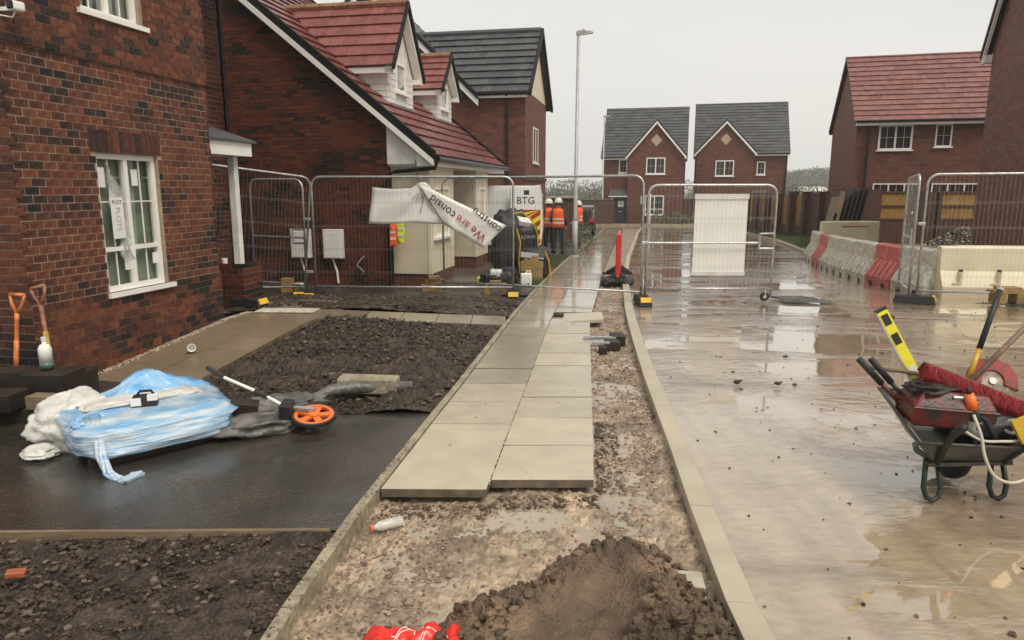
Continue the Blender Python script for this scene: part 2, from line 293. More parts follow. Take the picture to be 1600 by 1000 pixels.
def cptree(o, parent=None, label=None):
    c = o.copy(); C.collection.objects.link(c); c.parent = parent
    if label: c['label'] = label
    for ch in list(o.children): cptree(ch, c)
    return c
def text(name, body, size, mtx, m, parent=None, align='CENTER', depth=.0008, sx=1):
    cu = bpy.data.curves.new(name, 'FONT'); cu.body = body; cu.size = size; cu.align_x = align; cu.align_y = 'CENTER'; cu.extrude = depth; cu.resolution_u = 3
    t = bpy.data.objects.new('tmp', cu); C.collection.objects.link(t); bpy.context.view_layer.update()
    me = bpy.data.meshes.new_from_object(t.evaluated_get(bpy.context.evaluated_depsgraph_get())); bpy.data.objects.remove(t)
    me.materials.clear(); me.materials.append(M[m]); me.transform(Matrix.Diagonal((sx, 1, 1, 1))); me.transform(mtx)
    o = bpy.data.objects.new(name, me); C.collection.objects.link(o); o.parent = parent
    return o
def basis(o, x, y):
    x = Vector(x).normalized(); y = Vector(y); y = (y-x*y.dot(x)).normalized(); z = x.cross(y)
    m = Matrix((x, y, z)).transposed().to_4x4(); m.translation = Vector(o); return m
# numpy value noise
_lat = {}
def vn(x, y, s=1., seed=0):
    if seed not in _lat: _lat[seed] = np.random.RandomState(seed).rand(256, 256)
    g = _lat[seed]; x = np.asarray(x, float)*s+seed*3.7; y = np.asarray(y, float)*s+seed*1.3
    xi = np.floor(x).astype(int); yi = np.floor(y).astype(int); fx = x-xi; fy = y-yi; fx = fx*fx*(3-2*fx); fy = fy*fy*(3-2*fy)
    a = g[xi & 255, yi & 255]; b = g[(xi+1) & 255, yi & 255]; c = g[xi & 255, (yi+1) & 255]; d = g[(xi+1) & 255, (yi+1) & 255]
    return (a*(1-fx)+b*fx)*(1-fy)+(c*(1-fx)+d*fx)*fy-.5
def fbm(x, y, s=1., o=5, seed=0, g=.5):
    r = 0; a = 1
    for i in range(o): r = r+a*vn(x, y, s*2**i, seed+i); a *= g
    return r
def sst(a, b, x): t = np.clip((np.asarray(x, float)-a)/(b-a), 0, 1); return t*t*(3-2*t)
# ------------------------------------------------------------------ ground levels and street lines
def pav(y): return np.interp(y, [-50, 5, 55, 500], [0, 0, -1, -1])
def Lk(y): return np.interp(y, [1, 2.41, 3.26, 4, 5.74, 10.15, 13.64, 19.72, 30.3, 39, 50], [-1.05, -.97, -.9, -.79, -.55, 0, .5, 1.47, 3.35, 4.85, 6.6])
def Rp(y): return np.interp(y, [3, 3.89, 6.07, 9.57, 12.83, 16.5, 24.75, 37.4, 50], [.42, .49, .72, 1.09, 1.6, 2.15, 3.55, 5.8, 8])
def Rk(y): return np.interp(y, [1, 2.41, 3.14, 4.43, 6.07, 8.59, 10.8, 12.36, 15.8, 21.68, 33.2, 40, 50], [.86, .885, .93, 1.06, 1.21, 1.49, 1.77, 2.0, 2.5, 3.56, 5.8, 7.1, 9.2])
def wy(y): return np.interp(y, [0, 5.2, 6.3, 8.8, 10.0, 12.2, 14, 15, 55], [-.05, -.08, -.12, .07, .06, -.12, -.19, -.2, -1.])
def yard(x, y): t = sst(0, 2.2, Lk(y)-x); return (pav(y)-.015)*(1-t)+wy(y)*t
def patch(name, fl, fr, y0, y1, nx, ny, hf, m, fy=None, smooth=True, kind='structure', parent=None, **kw):
    u, v = np.meshgrid(np.linspace(0, 1, nx), np.linspace(0, 1, ny))
    if fy: Y = fy(u, v)
    else: Y = y0+(y1-y0)*v
    X = fl(Y)*(1-u)+fr(Y)*u; Z = hf(X, Y, u, v)
    V = np.stack([X, Y, Z], -1).reshape(-1, 3)
    i = np.arange(nx*ny).reshape(ny, nx); F = np.stack([i[:-1, :-1], i[:-1, 1:], i[1:, 1:], i[1:, :-1]], -1).reshape(-1, 4)
    me = bpy.data.meshes.new(name); me.from_pydata(V.tolist(), [], F.tolist()); me.materials.append(M[m])
    if smooth: me.polygons.foreach_set('use_smooth', [True]*len(F))
    o = bpy.data.objects.new(name, me); C.collection.objects.link(o); o.parent = parent; o['kind'] = kind
    for a, b in kw.items(): o[a] = b
    return o
cst = lambda c: (lambda y: np.full_like(y, c))
# stones scattered as one mesh
def rock(sd):
    bm = bmesh.new(); bmesh.ops.create_icosphere(bm, subdivisions=1, radius=1); r = random.Random(sd)
    for v in bm.verts: v.co *= r.uniform(.65, 1.15)
    vs = np.array([v.co[:] for v in bm.verts]); fs = np.array([[v.index for v in f.verts] for f in bm.faces]); bm.free(); return vs, fs
ROCKS = [rock(i) for i in range(6)]
def scatter(name, pts, sizes, mats, flat=.6, kind='stuff', seed=1, sink=.25, parent=None, **kw):
    rs = np.random.RandomState(seed); V = []; F = []; k = 0; MI = []
    for i, p in enumerate(pts):
        vs, fs = ROCKS[i % 6]; a = rs.rand()*6.28; c, s_ = math.cos(a), math.sin(a); sz = sizes[i]
        w = vs*np.array([sz*rs.uniform(.8, 1.4), sz*rs.uniform(.7, 1.1), sz*flat*rs.uniform(.7, 1.2)])
        w = w@np.array([[c, s_, 0], [-s_, c, 0], [0, 0, 1]]); V.append(w+np.array(p)+[0, 0, sz*flat*(.5-sink)]); F.append(fs+k); k += len(vs); MI += [rs.randint(len(mats))]*len(fs)
    me = bpy.data.meshes.new(name); me.from_pydata(np.concatenate(V).tolist(), [], np.concatenate(F).tolist())
    for q in mats: me.materials.append(M[q])
    me.polygons.foreach_set('material_index', MI)
    o = bpy.data.objects.new(name, me); C.collection.objects.link(o); o['kind'] = kind; o.parent = parent
    for a, b in kw.items(): o[a] = b
    return o
# ------------------------------------------------------------------ GROUND
patch('ground', cst(-400), cst(500), -20, 700, 60, 140, lambda X, Y, u, v: pav(Y)-.28-.6*sst(100, 200, Y), 'ground', fy=lambda u, v: -20+720*v**2)
# road
rs = np.random.RandomState(3)
def roadR(y): return np.interp(y, [0, 12, 21, 29, 39, 46, 52, 60], [13, 12.5, 9.1, 11.1, 12.8, 13.0, 22, 30])
road = patch('road', lambda y: Rk(y)+.11, roadR, 1, 51.4, 90, 420, lambda X, Y, u, v: pav(Y)-.022+.006*fbm(X, Y, .9, 4, 5)-.004*np.clip(u-.2, 0, 1), 'road', fy=lambda u, v: 1+50.4*v**1.8)
patch('crossing_road', cst(-25), cst(60), 47, 51.8, 60, 10, lambda X, Y, u, v: pav(Y)-.035, 'road')
patch('far_verge', cst(-40), cst(70), 51.9, 75, 60, 8, lambda X, Y, u, v: pav(Y)+.06+0*X, 'ground')
pts = []; sz = []
for i in range(900):
    y = 2.3+12*rs.rand()**1.4; x = float(Rk(y))+.15+(rs.rand()**.8)*6.; pts.append((x, y, float(pav(y))-.02)); sz.append(rs.uniform(.004, .012) if rs.rand() < .93 else rs.uniform(.014, .026))
scatter('road_debris', pts, sz, ['st3', 'soil2'], seed=2)
# trench sub-base between pavement and kerb
def tl(y): return np.where(y < 3.8, Lk(y)+.055, np.where(y < 3.9, .2, Rp(y)-.15))
def tz(X, Y, u, v):
    e = fbm(X, Y, 2.2, 3, 11)*.035+fbm(X, Y, 16, 4, 21, .6)*.022+.02*sst(.82, 1, u)*(.5+fbm(X, Y, 5, 2, 8))
    return pav(Y)-.095+e+.03*np.abs(fbm(X, Y, 30, 2, 31))
patch('sub_base', lambda y: Lk(y)+.05, lambda y: Rk(y)+.01, 1.7, 4.3, 240, 320, tz, 'trench')
patch('sub_base', lambda y: Rp(y)-.7*(y > 9.3)*(y < 10.5)-.1, lambda y: Rk(y)+.01, 4.28, 17, 90, 560, tz, 'trench')
patch('sub_base', lambda y: Rp(y)-.1, lambda y: Rk(y)+.01, 16.98, 48, 6, 60, lambda X, Y, u, v: pav(Y)-.05, 'trench')
patch('puddle', lambda y: Lk(y)+.25, lambda y: Rk(y)-.12, 2.3, 4.25, 4, 10, lambda X, Y, u, v: pav(Y)-.094+0*X, 'water')
patch('puddle', lambda y: Rp(y)-.05, lambda y: Rk(y)-.02, 4.3, 12.5, 4, 40, lambda X, Y, u, v: pav(Y)-.096+0*X, 'water')
pts = []; sz = []
for i in range(7500):
    y = 2.0+9*rs.rand()**1.7
    if y < 3.75:
        a, b = float(Lk(y))+.08, float(Rk(y)); t = rs.rand()
        t = t*.28 if rs.rand() < .52 else (1-.25*t if rs.rand() < .5 else t); x = a+(b-a)*t
    else: x = float(Rp(y))+(float(Rk(y))-float(Rp(y)))*(rs.rand() if rs.rand() < .5 else 1-.35*rs.rand())
    zz = float(tz(np.array(x), np.array(y), np.array(.5), 0)); pts.append((x, y, zz)); sz.append(rs.uniform(.004, .012) if rs.rand() < .92 else rs.uniform(.013, .024))
scatter('sub_base_stones', pts, sz, ['st0', 'st1', 'st2', 'st0', 'st3'], seed=5)
# soil beds
def soilz(amp, off, sc=3.0, sd=40):
    def f(X, Y, u, v):
        r = 1-2*np.abs(fbm(X, Y, 7, 4, sd+9, .6)); e = fbm(X, Y, sc, 3, sd)*.12+fbm(X, Y, 18, 4, sd+3, .65)*.05+.025*r
        edge = sst(0, .05, u)*sst(0, .05, 1-u)*sst(0, .06, v)*sst(0, .05, 1-v)
        return yard(X, Y)+off+amp*e*(.35+.65*edge)
    return f
front_soil = patch('front_soil', cst(-4.6), lambda y: Lk(y), 1.6, 3.29, 420, 210, soilz(.6, -.012, 2.5), 'soil')
pE = lambda y: np.interp(y, [5.2, 5.3, 6.0, 6.54, 8.8, 9.2], [-1.9, -2.3, -2.75, -2.92, -2.43, -2.35])
mid_soil = patch('garden_soil', pE, lambda y: Lk(y), 5.3, 9.1, 300, 330, soilz(.8, .0, 2.2, 60), 'soil', fy=lambda u, v: 5.25+.08*(1-u)+(3.55+.22*u)*v)
patch('back_soil', lambda y: np.full_like(y, -4.0), lambda y: Lk(y), 9.7, 11.9, 170, 90, soilz(.7, .01, 2.6, 80), 'soil', fy=lambda u, v: 9.35+.5*u+(2.3-.25*u)*v)
def clods(n, xf, y0, y1, hz, seed, s0, s1, name):
    r_ = np.random.RandomState(seed); pts = []; sz = []
    for i in range(n):
        y = y0+(y1-y0)*r_.rand(); a, b = xf(y); x = a+(b-a)*r_.rand(); pts.append((x, y, float(yard(np.array(x), np.array(y)))+hz)); sz.append(s0+(s1-s0)*r_.rand()**4)
    scatter(name, pts, sz, ['soil2', 'soil', 'soil2', 'soil', 'soil2', 'st3'], seed=seed, flat=.6)
clods(9000, lambda y: (-3.6, float(Lk(y))-.01), 2.0, 3.27, .006, 11, .004, .022, 'soil_clods')
clods(5200, lambda y: (float(pE(y))+.03, float(Lk(y))-.02), 5.35, 8.95, .028, 12, .006, .034, 'soil_clods')
clods(2600, lambda y: (-3.9, float(Lk(y))-.04), 9.85, 11.6, .02, 13, .01, .045, 'soil_clods')
# asphalt drive
patch('asphalt_drive', cst(-9), lambda y: Lk(y), 3.34, 6.5, 120, 60, lambda X, Y, u, v: yard(X, Y)-.012+.004*fbm(X, Y, 2, 3, 90), 'asphalt', fy=lambda u, v: 3.335+(3.3-1.25*sst(.75, .84, u))*v)
pts = [(-4.6+3.9*rs.rand(), 3.36+.6*rs.rand()**2+1.7*rs.rand()*(rs.rand() < .4), 0) for i in range(600)]
pts = [(x, y, float(yard(np.array(x), np.array(y)))-.01) for x, y, z in pts if x < float(Lk(y))-.03]
scatter('asphalt_grit', pts, [rs.uniform(.0012, .0038) for _ in pts], ['st1', 'st0', 'st3'], seed=8)
patch('yard_ground', cst(-12), lambda y: Lk(y)-.02, 11.4, 14.6, 50, 40, lambda X, Y, u, v: yard(X, Y)-.01+.015*fbm(X, Y, 3, 3, 95), 'pad')
patch('patio', cst(-3), lambda y: Lk(y)-.45, 14.5, 21.5, 8, 10, lambda X, Y, u, v: yard(X, Y)+.0*X, 'patio')
patch('left_verge', lambda y: Lk(y)-.5, lambda y: Lk(y), 12.2, 24, 20, 60, lambda X, Y, u, v: pav(Y)+.004+.03*fbm(X, Y, 6, 3, 99), 'soil')
patch('left_forecourt', cst(-9), lambda y: Lk(y)-.03, 21.4, 48, 20, 40, lambda X, Y, u, v: pav(Y)-.02+0*X, 'pad')
# right verge
patch('right_verge', lambda y: roadR(y)+.1, cst(40), 14, 47, 60, 80, lambda X, Y, u, v: pav(Y)+.02+.04*fbm(X, Y, 1, 3, 33), 'ground')
patch('grass_verge', lambda y: roadR(y)+.25, lambda y: roadR(y)+np.interp(y, [24, 32, 46], [.6, 2.6, 3.]), 24, 46, 30, 90, lambda X, Y, u, v: pav(Y)+.05+.06*fbm(X, Y, 2, 3, 34), 'grass')
patch('gravel_patch', cst(7.2), cst(13), 8.6, 11.4, 50, 40, lambda X, Y, u, v: pav(Y)+.0-.05*(1-sst(0, .3, u))-.04*(1-sst(0, .3, v))+.05*fbm(X, Y, 4, 4, 35), 'pad')
pts = [(7.6+5*rs.rand(), 8.8+2.5*rs.rand(), 0) for i in range(1500)]
scatter('gravel', [(x, y, float(pav(y))+.01) for x, y, z in pts], [rs.uniform(.008, .022) for _ in pts], ['st3', 'pad', 'asphalt'], seed=9)

sd_ = []
for (cx0, cy0, ax, ay, n0) in ((-1.95, 4.02, .42, .09, 2200), (-1.55, 3.72, .22, .1, 1300), (-1.0, 3.45, .25, .06, 900), (-2.3, 3.42, .8, .05, 700)):
    for i in range(n0):
        x, y = cx0+ax*rs.randn()*.6, cy0+ay*rs.randn()*.7
        if y > 3.345 and x < float(Lk(y))-.02: sd_.append((x, y, float(yard(np.array(x), np.array(y)))-.0085))
scatter('spilt_sand', sd_, [rs.uniform(.0008, .0028) for _ in sd_], ['st1', 'heap', 'st3', 'st1'], seed=31, flat=.4)
mc = []
for i in range(1500):
    if i < 90: y = 2.3+2.5*rs.rand(); x = float(Lk(y))+.055*rs.rand(); z = float(pav(y))+.006; q = rs.uniform(.003, .009)
    elif i < 900: x = -.75+1.25*rs.rand(); y = (3.74 if x < -.12 else 3.86)-.16*rs.rand()**1.5; z = -.085; q = .004+.016*rs.rand()**3
    else: y = 3.9+1.3*rs.rand(); x = float(Rp(y))+.02+.16*rs.rand()**1.5; z = -.085; q = .004+.016*rs.rand()**3
    mc.append((x, y, z, q))
scatter('mud_crumbs', [m_[:3] for m_ in mc], [m_[3] for m_ in mc], ['crumb', 'heap', 'trench'], seed=33)
sc2 = []
for i in range(160):
    y = 3.85+6*rs.rand()**1.5; a_, b_2 = float(Lk(y))+.08, float(Rp(y))-.02; sc2.append((a_+(b_2-a_)*rs.rand(), y, float(pav(y))+.001))
scatter('slab_crumbs', sc2, [.0012+.006*rs.rand()**3 for _ in sc2], ['crumb', 'st1', 'heap'], seed=37, flat=.5)
# ---------------- kerbs and edging: each stone its own piece
def strip_pieces(root, name, f, y0, y1, step, w, zt, h, m, gap=.006, jit=.002, far=1.0, mats=None, side=1):
    y = y0; k = 0
    while y < y1:
        s = (f(y+.01)-f(y))/.01; st = step/math.sqrt(1+s*s); ya, yb = y+gap/2, y+st-gap/2
        a = Vector((float(f(ya)), ya)); b = Vector((float(f(yb)), yb)); d = (b-a).normalized(); n = Vector((d.y, -d.x))*w*side
        dz = rnd.uniform(-jit, jit); P = []
        for (q, z0) in ((a, float(pav(ya))), (b, float(pav(yb)))):
            P += [(q.x, q.y, z0+zt-h+dz), (q.x+n.x, q.y+n.y, z0+zt-h+dz), (q.x+n.x, q.y+n.y, z0+zt+dz), (q.x, q.y, z0+zt+dz)]
        MB().box8(P).build(name, mats[k % len(mats)] if mats else m, root, bevel=.004 if y < 9 else 0)
        y += st; k += 1
kr = thing('road_kerb', 'pale concrete kerb running along the left side of the muddy road', 'kerb')
strip_pieces(kr, 'kerb_stone', Rk, 1.75, 48, .915, .125, .0, .2, 'kerb')
er = thing('path_edging', 'thin concrete edging strip along the left side of the new pavement', 'kerb')
strip_pieces(er, 'edging_stone', Lk, 1.7, 46, .915, .055, .006, .15, 'edging')
kr2 = thing('far_right_kerb', 'grey kerb curving along the grass verge on the right of the road', 'kerb')
strip_pieces(kr2, 'kerb_stone', roadR, 21, 47, 1.8, .13, .08, .2, 'edging')
fk = thing('far_kerb', 'kerb across the end of the road in front of the twin houses', 'kerb')
for i in range(28):
    MB().box(-10+1.5*i, -8.51+1.5*i, 51.8, 51.95, -1.05, -.8).build('kerb_stone', 'edging', fk)
# ---------------- paving slabs
pv = thing('pavement', 'new pavement of pale concrete slabs laid in two columns', 'pavement')
def slab(parent, c, m, name='slab', bev=.003):  # c: 4 corners xyz (ccw) top, thickness
    P = [(x, y, z-.05) for x, y, z in c]+[tuple(p) for p in c]
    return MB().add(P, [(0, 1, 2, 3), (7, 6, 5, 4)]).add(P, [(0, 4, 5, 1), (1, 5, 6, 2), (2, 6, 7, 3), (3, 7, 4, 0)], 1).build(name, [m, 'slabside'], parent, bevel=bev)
for col in (0, 1):
    y = 3.77 if col == 0 else 3.9; k = 0
    while y < 45:
        s = (float(Lk(y+.2))-float(Lk(y)))/.2; st = .585/math.sqrt(1+s*s); g = .005
        def edge(yy, c):
            L = float(Lk(yy))+.063; Rr = float(Rp(yy)); return [L, L+(Rr-L)*.497, Rr][c]
        yn = y+st
        if not (col == 1 and 9.35 < y < 10.0):
            sk = -s*.5
            c = []
            for (yy, cc, gx, gy) in ((y, col, g, g), (y, col+1, -g, g), (yn, col+1, -g, -g), (yn, col, g, -g)):
                x = edge(yy, cc)+gx; dy = (sk*(.6 if cc > col else 0)); c.append((x, yy+gy+dy*0-.06*(cc == col+1)*(col == 0)*s, float(pav(yy))))
            dz = rnd.uniform(-.003, .003); c = [(a, b, d+dz+rnd.uniform(-.0015, .0015)) for a, b, d in c]
            if col == 0: m = ['slabl', 'slabl', 'slab', 'slab', 'slabd', 'slabd'][k] if k < 6 else ('slabd' if k < 14 else 'slab')
            else: m = 'slabl' if k < 2 else ('slab' if k not in (5, 7) else 'slabl')
            if k >= 9: m = 'slabw'
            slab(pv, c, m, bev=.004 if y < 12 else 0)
        y = yn; k += 1
patch('joint_mortar', lambda y: Lk(y)+.066, lambda y: Lk(y)+.066+(Rp(y)-Lk(y)-.066)*.49, 3.8, 45, 3, 300, lambda X, Y, u, v: pav(Y)-.005, 'kerb')
# mortar smear between the two columns
mb = MB(); 
for i in range(130):
    y = 3.85+i*.045; L = float(Lk(y))+.063; x = L+(float(Rp(y))-L)*.497+rnd.uniform(-.006, .006); r = rnd.uniform(.004, .012)
    mb.obox((x, y, float(pav(y))-.002), (r, r*2.5, .008), (0, 0, rnd.uniform(-.3, .3)))
mb.build('mortar_smear', 'kerb', pv, kind='stuff')
ls = MB().box8([(.70, 9.42, -.13), (1.27, 9.46, -.1), (1.27, 9.46, -.06), (.70, 9.42, -.09), (.76, 10.02, -.12), (1.30, 10.02, -.1), (1.30, 10.02, -.055), (.76, 10.02, -.075)]).build('loose_slab', 'slabl')
tag(ls, 'loose pale slab lying tilted in the gap of the right paving column', 'slab')
# packers on the slab edge
pk = thing('timber_packers', 'dark timber packers with grey bars at the pavement edge by the trench', 'packers')
MB().box(.86, 1.24, 8.12, 8.2, -.055, -.03).build('bar', 'steel', pk); MB().box(.93, 1.13, 7.86, 7.93, -.055, -.035).build('bar', 'steel', pk)
MB().box(1.09, 1.26, 7.9, 8.1, -.14, -.045).build('packer', 'woodd', pk); MB().box(1.2, 1.36, 8.15, 8.42, -.13, -.03).build('packer', 'woodd', pk); MB().box(1.0, 1.08, 7.7, 7.85, -.15, -.06).build('packer', 'woodd', pk)
# ---------------- house-side path, in the left house frame
HL = (-4.28, 6.14); AL = R(12)
def hl(x, y, z=0): return (HL[0]+x*math.cos(AL)+y*math.sin(AL), HL[1]-x*math.sin(AL)+y*math.cos(AL), z)
def rz_(y): return float(np.interp(y, [0, .45, 2.7, 5], [-.13, -.11, .07, .07]))
sp = thing('side_path', 'wet brown paved path rising along the front of the left house', 'path')
ys = [.42, .95, 1.5, 2.05, 2.6, 3.15, 3.7, 4.4]
for j in range(7):
    for (x0, x1) in ((.1, .62), (.625, 1.17)):
        P = [hl(x0, ys[j]+.003), hl(x1-.004, ys[j]+.003), hl(x1-.004, ys[j+1]-.003), hl(x0, ys[j+1]-.003)]
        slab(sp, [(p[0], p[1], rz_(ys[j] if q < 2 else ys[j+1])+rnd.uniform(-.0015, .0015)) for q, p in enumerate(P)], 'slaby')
cp = thing('cross_path', 'wet paved path crossing from the front door path to the new pavement', 'path')
for j in range(5):
    a, b = j/5, (j+1)/5-.004
    def cpt(t, w): x = -2.42+2.34*t; return (x, 8.83+.33*t+.64*w, .072-.155*t)
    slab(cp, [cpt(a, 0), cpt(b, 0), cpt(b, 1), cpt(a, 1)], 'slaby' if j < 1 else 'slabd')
MB().box8([(-2.8, 8.9, -.05), (-2.4, 8.83, -.05), (-2.4, 8.83, .068), (-2.8, 8.9, .068), (-2.7, 9.9, -.05), (-2.43, 9.46, -.05), (-2.43, 9.46, .068), (-2.7, 9.9, .068)]).build('slab', 'slaby', cp)
pts = []
for i in range(1500):
    y = .35+2.9*rs.rand(); x = .01+.1*rs.rand(); p = hl(x, y); pts.append((p[0], p[1], rz_(y)+.002))
scatter('pebble_strip', pts, [rs.uniform(.006, .013) for _ in pts], ['strip', 'st2'], seed=14)
te = thing('timber_edging_board', 'pale timber edging board between the asphalt drive and front soil', 'board')
for i, (a, b) in enumerate(((-7, -2.9), (-2.895, -.93))):
    MB().box8([(a, 3.3+.012*i, -.16), (b, 3.29, -.15), (b, 3.29, -.003), (a, 3.3+.012*i, -.03), (a, 3.325+.012*i, -.16), (b, 3.315, -.15), (b, 3.315, -.003), (a, 3.325+.012*i, -.03)]).build('board', 'wood', te)
# ================================================================== HOUSES
def PF(x=0): return lambda u, z, d: (x+d, u, z)      # plane facing +x (street)
def PS(y=0): return lambda u, z, d: (u, y-d, z)      # plane facing -y (camera)
def window(root, P, u0, u1, z0, z1, cols=2, split=None, bars=True, sill=.04, mul=1, glass='glassf', rec=.0, frame=.055, side_bars=None, name='window'):
    f = MB(); t = frame; d0, d1 = -.05-rec, .012-rec
    f.pbox(P, u0, u1, z0, z0+t, d0, d1); f.pbox(P, u0, u1, z1-t, z1, d0, d1); f.pbox(P, u0, u0+t, z0+t, z1-t, d0, d1); f.pbox(P, u1-t, u1, z0+t, z1-t, d0, d1)
    cw = (u1-u0)/cols
    for i in range(1, cols): f.pbox(P, u0+cw*i-t*.5, u0+cw*i+t*.5, z0+t, z1-t, d0, d1)
    rows = [z0, z1] if not split else [z0, z0+(z1-z0)*split, z1]
    if split: f.pbox(P, u0+t, u1-t, rows[1]-t*.4, rows[1]+t*.4, d0+.003, d1-.003)
    w = f.build(name, 'white', root)
    b = MB()
    for i in range(cols):
        for r in range(len(rows)-1):
            a0, a1, b0, b1 = u0+cw*i+t*.6, u0+cw*(i+1)-t*.6, rows[r]+t*.6, rows[r+1]-t*.6
            MB().pbox(P, a0, a1, b0, b1, -.035-rec, -.02-rec).build('pane', glass, w)
            if bars:
                m = (a0+a1)/2; b.pbox(P, m-.006, m+.006, b0, b1, -.022-rec, -.012-rec)
                if b1-b0 > .6: q = (b0+b1)/2; b.pbox(P, a0, a1, q-.006, q+.006, -.022-rec, -.011-rec)
    if b.v: b.build('glazing_bars', 'white', w)
    if sill: MB().pbox(P, u0-.06, u1+.06, z0-sill, z0+.003, -.05-rec, .06).build('sill', 'white', w)
    return w
def brickgrid(u0, u1, z0, z1, pitch, holes=(), lim=None, row=.075, g=.009, off=0):
    out = []; j = 0; z = z0
    while z < z1-.02:
        zb = z+row-g; zm = (z+zb)/2; a, b = (u0, u1) if not lim else lim(zm)
        a = max(a, u0); b = min(b, u1); k = math.floor(u0/pitch)-1
        while k*pitch < b:
            x0 = k*pitch+(pitch/2 if j % 2 else 0)+off; x1 = x0+pitch-g; x0 = max(x0, a); x1 = min(x1, b); k += 1
            segs = [(x0, x1)]
            for (h0, h1, g0, g1) in holes:
                if g0 < zm < g1:
                    n = []
                    for (s, e) in segs:
                        if e <= h0 or s >= h1: n.append((s, e))
                        else:
                            if s < h0: n.append((s, h0-.002))
                            if e > h1: n.append((h1+.002, e))
                    segs = n
            for s, e in segs:
                if e-s > .02: out.append((s, e, z, zb))
        z += row; j += 1
    return out
def brickcol(u, z, sd, dark=.08):
    v = mnoise.noise((u*1.1+sd*7, z*2.2, sd))+.55*mnoise.noise((u*5+z*3, z*6, sd+3))+rnd.uniform(-.32, .32)
    if v > .34+dark*2: return 4
    if v > .18+dark: return 3
    if v > .03: return 2
    return rnd.choice((0, 0, 1, 1, 5, 2))
def laybricks(root, P, bricks, pre, sd, near, nmax=300, proud=.006, dark=.08, jit=.002, stuffname='brickwork'):
    """near: function (u,z) -> distance; the nmax nearest bricks become parts of their own"""
    order = sorted(range(len(bricks)), key=lambda i: near((bricks[i][0]+bricks[i][1])/2, (bricks[i][2]+bricks[i][3])/2))
    single = set(order[:nmax]); big = MB(); cache = {}
    for i, (a, b, c, d) in enumerate(bricks):
        k = brickcol(a, c, sd, dark); pr = proud+rnd.uniform(-jit, jit)
        if i in single:
            w, h = round(b-a, 3), round(d-c, 3); key = (w, h, k)
            o0 = Vector(P(0, 0, 0)); ux = Vector(P(1, 0, 0))-o0; dx = Vector(P(0, 0, 1))-o0
            if key not in cache:
                m = MB(); Q = lambda u, z, dd: tuple(ux*u+Vector((0, 0, z))+dx*dd)
                m.pbox(Q, 0, w, 0, h, -.03, 0); o = m.build('brick', pre+str(k), root); cache[key] = o.data
                o.location = P(a, c, pr)
            else: share('brick', cache[key], root, P(a, c, pr))
        else: big.pbox(P, a, b, c, d, -.01, pr, k)
    if big.v: big.build(stuffname, [pre+str(i) for i in range(6)], root, kind='stuff', norm=False)
def tiles(root, p0, e, w, L, S, course, tw, mats, single=False, clip=None, th=.022, lift=.05, name='roof_tile', stuffname='roof_tiling'):
    """tiles laid from eave point p0; e: unit vector along eave, w: unit vector up the slope"""
    p0, e, w = Vector(p0), Vector(e).normalized(), Vector(w).normalized(); n = e.cross(w)
    if n.z < 0: n = -n
    big = MB(); S_ = course; k = 0; s = 0
    while s < S-.02:
        s1 = min(s+course+.04, S); a = -(tw/2 if k % 2 else 0)
        while a < L-.01:
            a0, a1 = max(a, 0)+.002, min(a+tw, L)-.002; a += tw
            if clip:
                r = clip((a0+a1)/2, (s+s1)/2, a0, a1)
                if r is None: continue
                a0, a1 = r
            if a1-a0 < .03: continue
            h = lift+rnd.uniform(-.003, .003); l2 = .015
            P = [p0+e*a0+w*s+n*(h-th), p0+e*a1+w*s+n*(h-th), p0+e*a1+w*s+n*h, p0+e*a0+w*s+n*h,
                 p0+e*a0+w*s1+n*(l2-th), p0+e*a1+w*s1+n*(l2-th), p0+e*a1+w*s1+n*l2, p0+e*a0+w*s1+n*l2]
            m = rnd.randrange(len(mats))
            if single: MB().box8(P).build(name, mats[m], root)
            else: big.box8(P, m)
        s += course; k += 1
    if not single: big.build(stuffname, mats, root, kind='stuff', norm=False)
# ---------------------------------------------------------------- left house (front wall beside the path)
LH = thing('brick_house', 'red brick house at the left edge, tall white window over the side path', 'house', (HL[0], HL[1], 0), -AL)
W0 = (.91, 1.79, .66, 2.06); W1 = (.9, 1.72, 3.38, 4.7)
core = MB()   # walls with real openings, 3 m deep room behind
def wallpanels(mb, P, u0, u1, z0, z1, holes, d0=-.25, d1=0):
    us = sorted({u0, u1, *[h[0] for h in holes], *[h[1] for h in holes]}); zs = sorted({z0, z1, *[h[2] for h in holes], *[h[3] for h in holes]})
    for i in range(len(us)-1):
        for j in range(len(zs)-1):
            um, zm = (us[i]+us[i+1])/2, (zs[j]+zs[j+1])/2
            if any(h[0] < um < h[1] and h[2] < zm < h[3] for h in holes): continue
            mb.pbox(P, us[i], us[i+1], zs[j], zs[j+1], d0, d1)
wallpanels(core, PF(0), 0, 2.73, -.3, 5.3, [W0, W1])
core.box(-6, -.25, 0, .25, -.3, 5.3); core.box(-6, -.25, 2.48, 2.73, -.3, 5.3); core.box(-1.8, -1.55, 2.73, 5.35, -.3, 5.3); core.box(-6, -1.8, 5.1, 5.35, -.3, 5.3)
core.build('wall', 'mortar', LH)
rm = MB(); rm.box(-2.2, -2.15, .25, 2.48, -.2, 5.2); rm.box(-2.2, -.25, .25, 2.48, .1, .12); rm.box(-2.2, -.25, .25, 2.48, 2.5, 2.55); rm.build('room_lining', 'room', LH)
bL = brickgrid(0, 2.73, -.22, 4.9, .149, [W0, W1, (.85, 1.85, 2.06, 2.285)])
cl_ = LH.matrix_basis
def nearL(P): 
    q = Matrix.Translation((HL[0], HL[1], 0))@Matrix.Rotation(-AL, 4, 'Z')
    return lambda u, z: ((q@Vector(P(u, z, 0)))-Vector((0, 0, 1.7))).length
def step(P, z0=2.95, z1=.64):   # plinth and upper wall stand proud of the middle band
    return P
